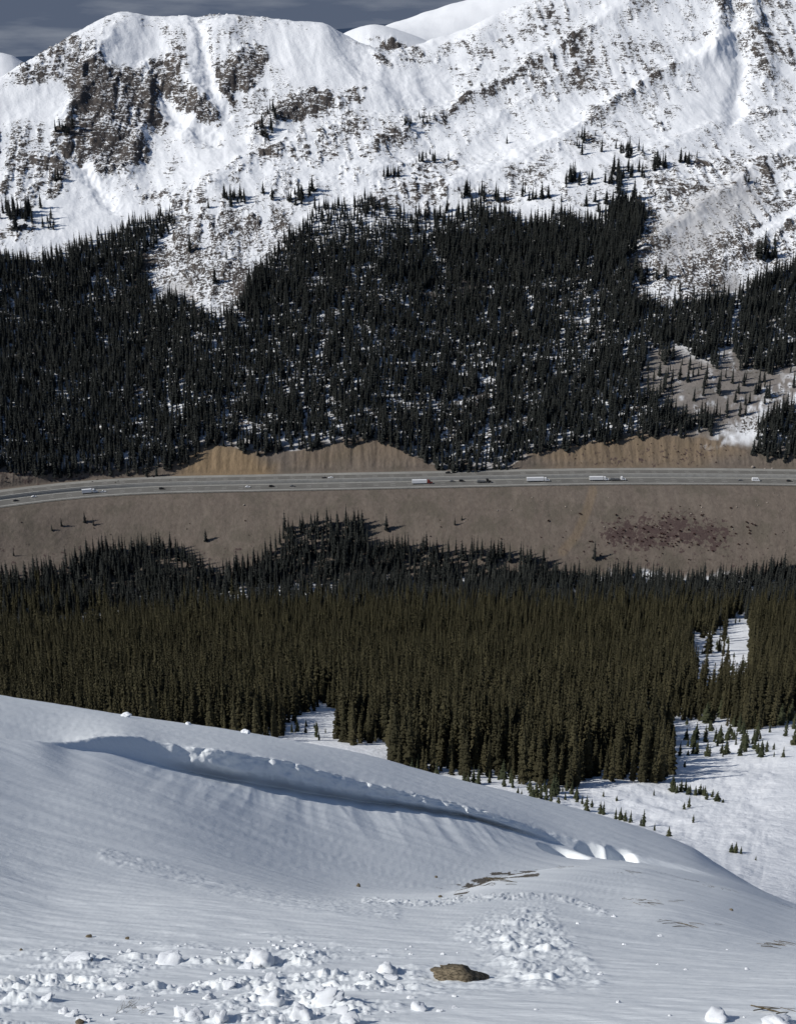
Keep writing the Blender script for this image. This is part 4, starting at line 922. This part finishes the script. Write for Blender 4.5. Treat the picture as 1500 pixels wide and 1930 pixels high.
# which of them stand in front and show largest
sk_u = GN.U; 
seg10 = int(np.argmin(np.abs(segn - 10.0))); SKU, SKV = GN.U[seg10], GN.V[seg10]
vis = (v - F * hh * 0.45 / y < np.interp(u, SKU, SKV)) & (u > -20) & (u < 1520) & (v < 1500)
size = F * hh / y * np.where(vis, 1, 0) * (0.6 + 0.4 * sstep(60, 0, edge))
order = np.argsort(-size)[:200]
ind = np.zeros(len(x), bool); ind[order] = True
def zone(u_, v_, e_):
    if u_ > 1150 and v_ > 1380: w_ = 'at the right end of the near clump'
    elif u_ > 1240: w_ = 'above the small-tree snowfield on the right'
    elif u_ > 940: w_ = 'over the snowfield in the near clump'
    elif u_ > 720: w_ = 'just beyond the snow ridge in the near clump'
    elif u_ > 500: w_ = 'beside the snowy gap in the forest'
    else: w_ = 'rising behind the snow ridge on the left'
    return w_, ('front row' if e_ < 16 else 'inner rows')
gcount = {}
for i in order:
    w_, rw = zone(u[i], v[i], edge[i]); hc = 'tall' if hh[i] > 20 else ('mid-sized' if hh[i] > 14 else 'short')
    lab = '%s olive spruce in the %s %s' % (hc, rw, w_)
    tree_thing('spruce_tree', (x[i], y[i], z[i] - 0.2), hh[i], NEAR_CROWNS[i % 6], lab, 'tree', lab.replace(hc + ' olive spruce', hc + ' spruces'), RNG.uniform(0.85, 1.2))
grove = (y > 900 + 60 * fbm(x / 20, y / 20, 2, 129) + RNG.uniform(-40, 40, len(x))) & ~ind
low_trees = (np.stack([x, y, z], 1)[~ind & ~grove], hh[~ind & ~grove])
far_trees = (np.concatenate([far_trees[0], np.stack([x, y, z], 1)[grove]]), np.concatenate([far_trees[1], hh[grove] * 0.92]))

def forest(name, pts, hts, protos, label):
    me = bpy.data.meshes.new(name); me.vertices.add(len(pts)); me.vertices.foreach_set('co', (pts - [0, 0, 0.2]).astype(np.float32).ravel())
    for nm, ty, arr in (('height', 'FLOAT', hts), ('spin', 'FLOAT', RNG.uniform(0, 6.28, len(pts))), ('wide', 'FLOAT', RNG.uniform(0.9, 1.42, len(pts))), ('which', 'INT', RNG.randint(0, len(protos), len(pts)))):
        at = me.attributes.new(nm, ty, 'POINT'); at.data.foreach_set('value', arr.astype(np.float32 if ty == 'FLOAT' else np.int32))
    o = bpy.data.objects.new(name, me); COL.objects.link(o); o['kind'] = 'stuff'; o['label'] = label; o['category'] = 'forest'
    g = bpy.data.node_groups.new(name + '_nodes', 'GeometryNodeTree')
    g.interface.new_socket('Geometry', in_out='INPUT', socket_type='NodeSocketGeometry'); g.interface.new_socket('Geometry', in_out='OUTPUT', socket_type='NodeSocketGeometry')
    N = g.nodes; L = g.links; gi = N.new('NodeGroupInput'); go = N.new('NodeGroupOutput')
    jn = N.new('GeometryNodeJoinGeometry')
    for p in protos:
        oi = N.new('GeometryNodeObjectInfo'); oi.inputs['Object'].default_value = p; oi.inputs['As Instance'].default_value = True
        L.new(oi.outputs['Geometry'], jn.inputs[0])
    def nattr(nm, ty):
        a_ = N.new('GeometryNodeInputNamedAttribute'); a_.data_type = ty; a_.inputs['Name'].default_value = nm; return a_.outputs['Attribute']
    ip = N.new('GeometryNodeInstanceOnPoints'); L.new(gi.outputs[0], ip.inputs['Points']); L.new(jn.outputs[0], ip.inputs['Instance'])
    ip.inputs['Pick Instance'].default_value = True; L.new(nattr('which', 'INT'), ip.inputs['Instance Index'])
    cb = N.new('ShaderNodeCombineXYZ'); L.new(nattr('spin', 'FLOAT'), cb.inputs['Z']); L.new(cb.outputs[0], ip.inputs['Rotation'])
    h_ = nattr('height', 'FLOAT'); mu = N.new('ShaderNodeMath'); mu.operation = 'MULTIPLY'; L.new(h_, mu.inputs[0]); L.new(nattr('wide', 'FLOAT'), mu.inputs[1])
    cs = N.new('ShaderNodeCombineXYZ'); L.new(mu.outputs[0], cs.inputs['X']); L.new(mu.outputs[0], cs.inputs['Y']); L.new(h_, cs.inputs['Z']); L.new(cs.outputs[0], ip.inputs['Scale'])
    L.new(ip.outputs[0], go.inputs[0])
    md = o.modifiers.new('trees', 'NODES'); md.node_group = g
    return o
far_protos = [far_proto('far_spruce', c) for c in FAR_CROWNS]
low_protos = [far_proto('valley_spruce', crown_mesh('crown', 400 + i, 16, 7, rr, M_NEEDLE, base=0.07, gap=0.08, core=False)) for i, rr in enumerate((0.11, 0.09, 0.125, 0.1))]
forest('far_forest', far_trees[0], far_trees[1], far_protos, 'dark spruce forest with snowy gaps above and below the highway')
forest('valley_forest', low_trees[0], low_trees[1], low_protos, 'dense olive spruce forest filling the valley below the highway')

# ------------------------------------------------------------------ trees one can tell apart on the snow
TR = random.Random(11)
def seg_first(GFr, sg): return int(np.argmin(np.abs(segf - sg)))
def lone(u_, v_, h, label, group=None, crowns=FAR_CROWNS, name='spruce_tree', wide=1.0, first=0, cat='tree'):
    if name == 'spruce_tree': name = 'alpine_spruce' if v_ < 700 else 'bank_spruce'
    P = GF.pick(u_, v_, first)
    if P is None: return None
    P.z -= 0.12
    return tree_thing(name, P, h, TR.choice(crowns), label, cat, group, wide, TR)
FAR0 = seg_first(GF, 9.2)
clusters = [  # centre u, v, spread, count, height, what they stand on
    (40, 405, 28, 13, 24, 16, 'in the dark clump on the snow above the left forest'), (100, 425, 14, 12, 5, 13, 'in the small row right of the left dark clump'), (112, 338, 9, 8, 4, 11, 'in the tuft below the big left crag'),
    (118, 248, 14, 10, 7, 12, 'on the rim of the big left crag'), (495, 255, 14, 14, 9, 14, 'at the foot of the third dark crag'), (515, 215, 16, 8, 6, 11, 'on top of the third dark crag'),
    (440, 375, 24, 10, 12, 12, 'in the row above the clearing'), (560, 372, 45, 12, 18, 13, 'along the upper edge of the mid clearing'), (730, 328, 16, 7, 7, 10, 'in the low tuft on the middle bench'),
    (808, 300, 20, 9, 9, 10, 'in the slanting row on the middle bench'), (768, 232, 8, 6, 4, 10, 'in the tuft below the saddle'), (1098, 270, 12, 16, 6, 13, 'in the pair of clumps on the right snowfield'),
    (1180, 284, 24, 8, 11, 13, 'in the slanting row on the upper right knoll'), (1240, 312, 13, 8, 7, 15, 'in the spiky group right of the knoll'), (1290, 306, 12, 5, 5, 13, 'in the last group on the right bench'),
    (1090, 338, 26, 10, 14, 13, 'in the left half of the treeline row'), (1170, 335, 36, 18, 22, 14, 'in the right half of the treeline row'), (1150, 385, 40, 20, 12, 18, 'at the top of the forest right of centre'),
    (905, 375, 30, 8, 9, 15, 'at the top of the forest in mid picture'), (1000, 372, 36, 10, 8, 14, 'on the snow above the forest in mid picture'), (1420, 345, 12, 4, 4, 7, 'in the lone tuft on the right streaked slope'),
    (1450, 480, 26, 14, 10, 16, 'on the brown rib at the right edge'), (1220, 520, 24, 14, 8, 15, 'by the snow chute end on the right'), (800, 225, 30, 10, 6, 8, 'scattered around the small brown knob')]
for cu, cv, su, sv, n, h, where in clusters:
    lab = 'small dark spruce ' + where
    for i in range(int(n * 1.5)):
        lone(cu + TR.gauss(0, su * 0.6), cv + TR.gauss(0, sv * 0.6), h * TR.uniform(0.6, 1.45), lab, 'spruces ' + where, first=FAR0, wide=TR.uniform(1.2, 2.0))
for (u_, v_, h, lab) in ((358, 474, 23, 'tallest lone spruce in the middle of the clearing'), (405, 532, 19, 'lone spruce low in the clearing near the forest'), (427, 487, 13, 'small lone spruce at the right side of the clearing'), (955, 270, 12, 'lone spruce on open snow left of the right snowfield clumps'), (1133, 240, 8, 'tiny lone spruce above the right snowfield clumps'), (835, 226, 10, 'lone spruce right of the brown knob'),
    (1313, 296, 9, 'thin lone spruce farthest right on the bench'), (160, 985, 11, 'tallest dark spruce on the brown bank left of the left grove'), (116, 992, 9, 'middle of three dark spruces on the brown bank'), (98, 1000, 6, 'smallest of three dark spruces on the brown bank'), (26, 1048, 8, 'short spruce at the left edge of the brown bank'), (176, 990, 8, 'spruce close behind the tallest one on the brown bank'), (388, 1020, 12, 'spruce at the notch between the two lower groves'), (728, 1000, 17, 'slim spruce beside the knoll grove above the valley'),
    (1120, 1055, 18, 'lone spruce at the foot of the dirt track'), (857, 990, 8, 'small spruce on the brown bank below the grey car'), (870, 980, 5, 'tiny spruce on the brown bank right of the small one')):
    lone(u_, v_, h, lab, first=(FAR0 if v_ < 700 else 0), wide=1.35)
# young trees on the near snowfield
young = [(1004, 1508), (1019, 1506), (1029, 1508), (1038, 1514), (1052, 1518), (1065, 1508), (1087, 1512), (1097, 1516), (1105, 1530), (1115, 1522), (1131, 1534), (1137, 1536), (1160, 1544), (1169, 1546), (1178, 1548), (1188, 1551), (1207, 1557), (1212, 1558), (1233, 1566)]
for i, (u_, v_) in enumerate(young):
    lone(u_, v_, TR.uniform(2.4, 5.4), 'young spruce in the sloping row just beyond the snow ridge', 'young spruces in the sloping row', YOUNG_CROWNS, 'young_spruce')
for (u_, v_, h, lab) in ((1137, 1502, 2.4, 'tiny dark sapling left of centre on the near snowfield'), (1162, 1510, 2.0, 'tiny faint sapling in the middle of the near snowfield'), (1232, 1500, 2.2, 'tiny sapling below the right end of the near clump'), (1260, 1577, 3.0, 'last single sapling on the snow ridge crest'), (1263, 1416, 5.4, 'young spruce standing alone right of the near clump'), (1290, 1446, 2.6, 'faint sapling on open snow right of the near clump'),
    (1298, 1522, 4.0, 'low ragged bush spruce on open snow'), (1289, 1526, 2.6, 'small sapling beside the ragged bush spruce'), (1306, 1551, 2.8, 'dark sapling below the ragged bush spruce'), (1378, 1607, 2.6, 'left one of three dark saplings low on the bowl'), (1386, 1608, 3.0, 'middle one of three dark saplings low on the bowl'), (1396, 1610, 2.2, 'right one of three dark saplings low on the bowl'), (1424, 1622, 1.4, 'tiny dark sapling below the three on the bowl'), (1314, 1419, 4.2, 'leaning sapling below the right small-tree field'), (1360, 1420, 4.4, 'tidy little cone spruce below the right small-tree field')):
    lone(u_, v_, h, lab, None, YOUNG_CROWNS, 'young_spruce', 1.1)
for i in range(20):
    f = i / 19.0
    lone(1262 + 98 * f + TR.uniform(-5, 5), 1488 + 22 * f + TR.uniform(-4, 4), TR.uniform(1.6, 5.0) * (1.15 - 0.45 * f), 'bushy young spruce in the low strip right of the near clump', 'young spruces in the low strip', YOUNG_CROWNS, 'young_spruce', TR.uniform(1.1, 1.7))
for i in range(105):
    u_ = TR.uniform(1255, 1510); v_ = 1425 - 95 * TR.random() ** 1.2 + 0.02 * (u_ - 1255)
    h = TR.uniform(2.2, 8.0) * (1 if v_ > 1385 else 1.35)
    sz = 'low' if h < 4 else ('chest-high' if h < 5 else ('half-grown' if h < 8 else 'nearly full-grown')); sz = sz.replace('chest-high', 'small')
    wh = ('at the snowy lower rim of' if v_ > 1400 else ('in the middle of' if v_ > 1365 else 'under the forest edge of')); sd = 'left part' if u_ < 1340 else ('centre' if u_ < 1425 else 'right part')
    lone(u_, v_, h, '%s young spruce %s the right snowfield, %s' % (sz, wh, sd), '%s young spruces %s the right snowfield, %s' % (sz, wh, sd), YOUNG_CROWNS, 'young_spruce', TR.uniform(0.9, 1.4))
for i in range(46):
    u_ = TR.uniform(740, 1100); v_ = np.interp(u_, [740, 880, 950, 1000, 1080, 1110], [1462, 1474, 1478, 1500, 1502, 1486]) + TR.uniform(-14, 8)
    lone(u_, v_, TR.uniform(1.8, 7.5), 'young spruce along the foot of the near clump, ' + ('left end' if u_ < 860 else ('middle' if u_ < 990 else 'right half')), 'young spruces along the near clump', YOUNG_CROWNS, 'young_spruce')
for i in range(14):
    lone(TR.uniform(520, 640), TR.uniform(1362, 1402), TR.uniform(2, 7), 'young spruce in the snowy gap of the forest', 'young spruces in the snowy gap', YOUNG_CROWNS, 'young_spruce')
for i in range(20):
    lone(TR.uniform(1305, 1405), TR.uniform(1165, 1275), TR.uniform(3, 8), 'young spruce in the square snow opening of the forest', 'young spruces in the snow opening', YOUNG_CROWNS, 'young_spruce')

# ------------------------------------------------------------------ shrubs and boulders on the banks
def shrub_mesh(seed):
    rng = random.Random(seed); V, Fc = [], []
    for i in range(46):
        ph, el = rng.random() * 6.28, rng.uniform(0.15, 1.35); L = rng.uniform(0.5, 1.0)
        d = Vector((math.cos(ph) * math.cos(el), math.sin(ph) * math.cos(el), math.sin(el))) * L
        s_ = d.cross(Vector((rng.uniform(-1, 1), rng.uniform(-1, 1), rng.uniform(-1, 1)))); s_ = s_.normalized() * rng.uniform(0.05, 0.13)
        b0 = len(V); V += [tuple(d * 0.1), tuple(d * 0.6 + s_), tuple(d), tuple(d * 0.6 - s_)]; Fc.append((b0, b0 + 1, b0 + 2)); Fc.append((b0, b0 + 2, b0 + 3))
    return pydata('shrub', V, Fc, M_SHRUB)
SHR = [shrub_mesh(i) for i in range(4)]
def shrub(u_, v_, s_, label, group):
    P = GF.pick(u_, v_)
    if P is None: return
    o = link('shrub', TR.choice(SHR)); o.location = P; o.scale = (s_, s_, s_ * 0.8); o.rotation_euler = (0, 0, TR.random() * 6.28); tag(o, label, 'shrub', group)
for i in range(120):
    u_ = TR.gauss(1245, 75); v_ = TR.gauss(1005, 24)
    shrub(u_, v_, TR.uniform(0.9, 2.4), 'dark red bare shrub in the thicket on the bank', 'shrubs of the red thicket')
for i in range(50):
    u_ = TR.uniform(0, 1480); v_ = TR.uniform(975, 1040)
    shrub(u_, v_, TR.uniform(0.5, 1.5), 'dark shrub dotted over the brown bank below the highway', 'shrubs dotted over the lower bank')
for i in range(40):
    shrub(TR.uniform(1080, 1400), TR.uniform(835, 875), TR.uniform(0.6, 1.5), 'dark shrub on the tan cut bank above the highway', 'shrubs on the right cut bank')
for i in range(26):
    shrub(TR.uniform(0, 330), TR.uniform(885, 912), TR.uniform(0.8, 2.0), 'dark shrub on the left cut bank above the highway', 'shrubs on the left cut bank')
def stone_mesh(seed, sub=2, rough=0.3):
    bm = bmesh.new(); bmesh.ops.create_icosphere(bm, subdivisions=sub, radius=1.0); rng = random.Random(seed)
    pl = [(Vector((rng.gauss(0, 1), rng.gauss(0, 1), rng.gauss(0, 1))).normalized(), rng.uniform(0.6, 0.95)) for _ in range(9)]
    for v in bm.verts:
        for n_, d_ in pl:
            e_ = v.co.dot(n_) - d_
            if e_ > 0: v.co -= n_ * e_
        v.co *= 1 + rng.uniform(-rough, rough) * 0.16
    return from_bm('stone', bm)
BST = [stone_mesh(i) for i in range(4)]
for m_ in BST: m_.materials.append(M_STONE)
def boulder(u_, v_, s_, label, group=None):
    P = GF.pick(u_, v_)
    if P is None: return
    o = link('boulder', TR.choice(BST)); o.location = P + Vector((0, 0, s_ * 0.2)); o.scale = (s_ * 1.2, s_, s_ * 0.75); o.rotation_euler = (0, 0, TR.random() * 6.28); tag(o, label, 'boulder', group)
boulder(1418, 881, 1.9, 'largest pale boulder beside the highway at right'); boulder(1442, 884, 1.2, 'smaller pale boulder right of the largest by the highway'); boulder(1455, 883, 1.0, 'third pale boulder beside the highway at right')
boulder(460, 952, 1.1, 'single pale boulder on the bank below the white car'); boulder(943, 1056, 2.2, 'white boulder among the valley trees below the bank')
for i in range(46):
    boulder(TR.uniform(740, 1490), TR.uniform(928, 1000), TR.uniform(0.3, 0.8), 'small pale stone scattered on the brown fill bank', 'pale stones on the fill bank')

# ------------------------------------------------------------------ foreground: snow chunks, rock, twigs
def chunk_mesh(seed):
    bm = bmesh.new(); bmesh.ops.create_icosphere(bm, subdivisions=3, radius=1.0); rng = random.Random(seed)
    ox = rng.random() * 50
    co = np.array([v.co[:] for v in bm.verts])
    n_ = fbm(co[:, 0] * 0.9 + ox, co[:, 1] * 0.9 + co[:, 2] * 1.3 + ox, 4, seed) * 0.95 + 0.5 * np.abs(fbm(co[:, 0] * 2.6 + ox, co[:, 1] * 2.6 - co[:, 2] * 2.1, 3, seed + 5))
    for v, k_ in zip(bm.verts, n_): v.co *= 1 + float(k_)
    return from_bm('snow_chunk', bm, M_CHUNK, True)
CH = [chunk_mesh(500 + i) for i in range(8)]
def chunk(u_, v_, px, label, group=None, flat_=0.7, sx_=1.0):
    P = GN.pick(u_, v_)
    if P is None: return
    s_ = px * 0.5 * P.length / F
    o = link('snow_chunk', TR.choice(CH)); o.location = P + Vector((0, 0, s_ * flat_ * 0.12)); o.scale = (s_ * sx_, s_, s_ * flat_); o.rotation_euler = (TR.uniform(-0.3, 0.3), TR.uniform(-0.3, 0.3), TR.random() * 6.28); tag(o, label, 'snow chunk', group)
chunk(490, 1822, 46, 'largest upright snow chunk on the churned slope', flat_=1.0); chunk(512, 1892, 40, 'ribbed white snow chunk below the largest one', flat_=0.9); chunk(570, 1922, 38, 'rounded snow chunk at the bottom edge', flat_=0.85)
chunk(320, 1815, 44, 'wide low snow chunk left of the largest upright one', flat_=0.45); chunk(145, 1812, 50, 'flat snow slab alone at the left', flat_=0.22); chunk(100, 1858, 22, 'small pointed snow chunk at far left', flat_=1.0)
chunk(618, 1880, 42, 'flat tilted snow slab at right of the churned snow', flat_=0.3); chunk(730, 1832, 30, 'squarish snow chunk nearest the brown rock', flat_=0.7); chunk(1352, 1924, 36, 'white snow chunk at the bottom edge near the right', flat_=0.9); chunk(1468, 1932, 46, 'wide snow chunk in the bottom right corner', flat_=0.6)
chunk(237, 1351, 15, 'snow chunk on the left crest of the snow ridge', flat_=0.7); chunk(330, 1361, 13, 'small snow chunk on the ridge crest', flat_=0.7); chunk(462, 1382, 15, 'snow chunk on the ridge crest above the cornice', flat_=0.7); chunk(355, 1366, 9, 'tiniest snow chunk on the ridge crest', flat_=0.7)
for i in range(130):
    u_ = TR.gauss(400, 215); v_ = 1802 + 126 * TR.random() ** 0.8
    px = (4 + 17 * TR.random() ** 3.0) * (1.0 + 0.5 * (v_ - 1800) / 130); fl_ = TR.uniform(0.3, 0.8)
    sz = 'pebble-sized' if px < 9 else ('fist-sized' if px < 17 else 'head-sized'); sh = 'flat' if fl_ < 0.45 else 'lumpy'
    wh = 'at the left end of the churned patch' if u_ < 230 else ('near the largest upright chunk' if 400 < u_ < 580 and v_ < 1860 else ('at the right end of the churned patch' if u_ > 580 else ('low in the churned patch' if v_ > 1865 else 'high in the churned patch')))
    chunk(u_, v_, px, '%s %s bit of loose snow %s' % (sz, sh, wh), '%s %s snow %s' % (sz, sh, wh), fl_, TR.uniform(0.9, 1.9))
for i in range(40):
    chunk(TR.gauss(470, 170), 1786 + TR.uniform(-12, 20), TR.uniform(3, 8), 'pea-sized snow ball above the churned patch', 'small snow balls', 0.9)
for i in range(20):
    chunk(TR.uniform(860, 1480), TR.uniform(1720, 1920), TR.uniform(3, 9), 'tiny snow crumb on the smooth right slope', 'snow crumbs on the right slope', 0.6)
# brown rock poking through
P = GN.pick(872, 1846); sc_ = P.length / F
bm = bmesh.new(); bmesh.ops.create_icosphere(bm, subdivisions=4, radius=1.0)
co = np.array([v.co[:] for v in bm.verts]); n_ = 0.5 * fbm(co[:, 0] * 1.6, co[:, 1] * 1.3 + co[:, 2], 5, 601, 0.6) + 0.34 * ridged(co[:, 0] * 3.4, co[:, 1] * 3 + co[:, 2] * 2, 5, 603)
for v, k_ in zip(bm.verts, n_):
    v.co *= 1 + float(k_)
    v.co.z *= max(0.15, 1.0 - 0.75 * abs(v.co.x + 0.15))
rk_ = link('rock', from_bm('rock', bm, M_ROCK, True)); rk_.location = P + Vector((0, 0.03, -0.02)); rk_.scale = (49 * sc_, 26 * sc_, 21 * sc_); rk_.rotation_euler = (R(-8), R(10), 0)
tag(rk_, 'brown lichen-covered rock poking out of the snow', 'rock')
RST = [stone_mesh(40 + i, 2, 0.6) for i in range(3)]
for m_ in RST: m_.materials.append(M_ROCK)
def pebble(u_, v_, px, label, sy=1.0, tilt=0.0):
    P = GN.pick(u_, v_)
    if P is None: return
    s_ = px * 0.5 * P.length / F
    o = link('stone', TR.choice(RST)); o.location = P + Vector((0, 0, s_ * 0.3)); o.scale = (s_, s_, s_ * sy); o.rotation_euler = (0, tilt, TR.random() * 6.28); tag(o, label, 'stone')
pebble(676, 1672, 9, 'small dark upright stone in the snow scoop', 1.5, 0.4); pebble(822, 1655, 6, 'tiny dark stone right of the upright one'); pebble(168, 1767, 12, 'flat grey stone at the left of the slope', 0.5); pebble(240, 1771, 9, 'second flat grey stone right of the first', 0.5); pebble(830, 1692, 8, 'dark stone below the twig heap', 0.6); pebble(1378, 1717, 7, 'lone dark pebble on the right slope'); pebble(40, 1792, 6, 'tiny pebble near the left edge'); pebble(150, 1930, 16, 'dark stone at the bottom left edge', 0.6)
TWIG = pydata('twig', [(x_, 0.02 * t_ * math.cos(k_ * 1.571), 0.02 * t_ * math.sin(k_ * 1.571) + 0.12 * (0.25 - x_ * x_)) for x_, t_ in ((-0.5, 1.0), (-0.1, 0.9), (0.25, 0.6), (0.5, 0.2)) for k_ in range(4)],
    [(l * 4 + k_, l * 4 + (k_ + 1) % 4, (l + 1) * 4 + (k_ + 1) % 4, (l + 1) * 4 + k_) for l in range(3) for k_ in range(4)], M_TWIG)
def twigs(cu, cv, n, su, sv, ln, label, seed, ang=0.35, up=0.15):
    rng = random.Random(seed); P0 = GN.pick(cu, cv); t = thing('dead_twigs', label, 'twigs', P0)
    for i in range(n):
        P = GN.pick(cu + rng.gauss(0, su), cv + rng.gauss(0, sv))
        if P is None or abs(P.y - P0.y) > 2.5: continue
        L = ln * rng.uniform(0.25, 1.0); th = ang + rng.gauss(0, 0.4)
        d = Vector((math.cos(th), math.sin(th), rng.uniform(-0.03, up) - 0.5 * math.sin(th) - 0.3 * math.cos(th)))
        o = link('twig', TWIG, None, t); o.location = P - P0 + Vector((0, 0, 0.004)); o.scale = (L, L * rng.uniform(0.4, 1.2), L)
        o.rotation_euler = d.to_track_quat('X', 'Z').to_euler()
twigs(925, 1660, 40, 24, 6, 0.40, 'heap of dead twigs lying on the low snow crest', 1)
twigs(1245, 1702, 11, 26, 3, 0.3, 'line of dead twigs on the right slope, upper one', 2, -0.2); twigs(1300, 1745, 10, 22, 3, 0.28, 'line of dead twigs on the right slope, lower one', 3, -0.2)
twigs(1470, 1781, 14, 16, 3, 0.3, 'bundle of brown grass stems at the right edge', 4, -0.25); twigs(1465, 1907, 10, 18, 2, 0.26, 'thin dark stems low at the right edge', 5, -0.12)
twigs(245, 1898, 40, 16, 7, 0.09, 'pale grass tuft buried in the churned snow', 6, 1.2, 1.2)
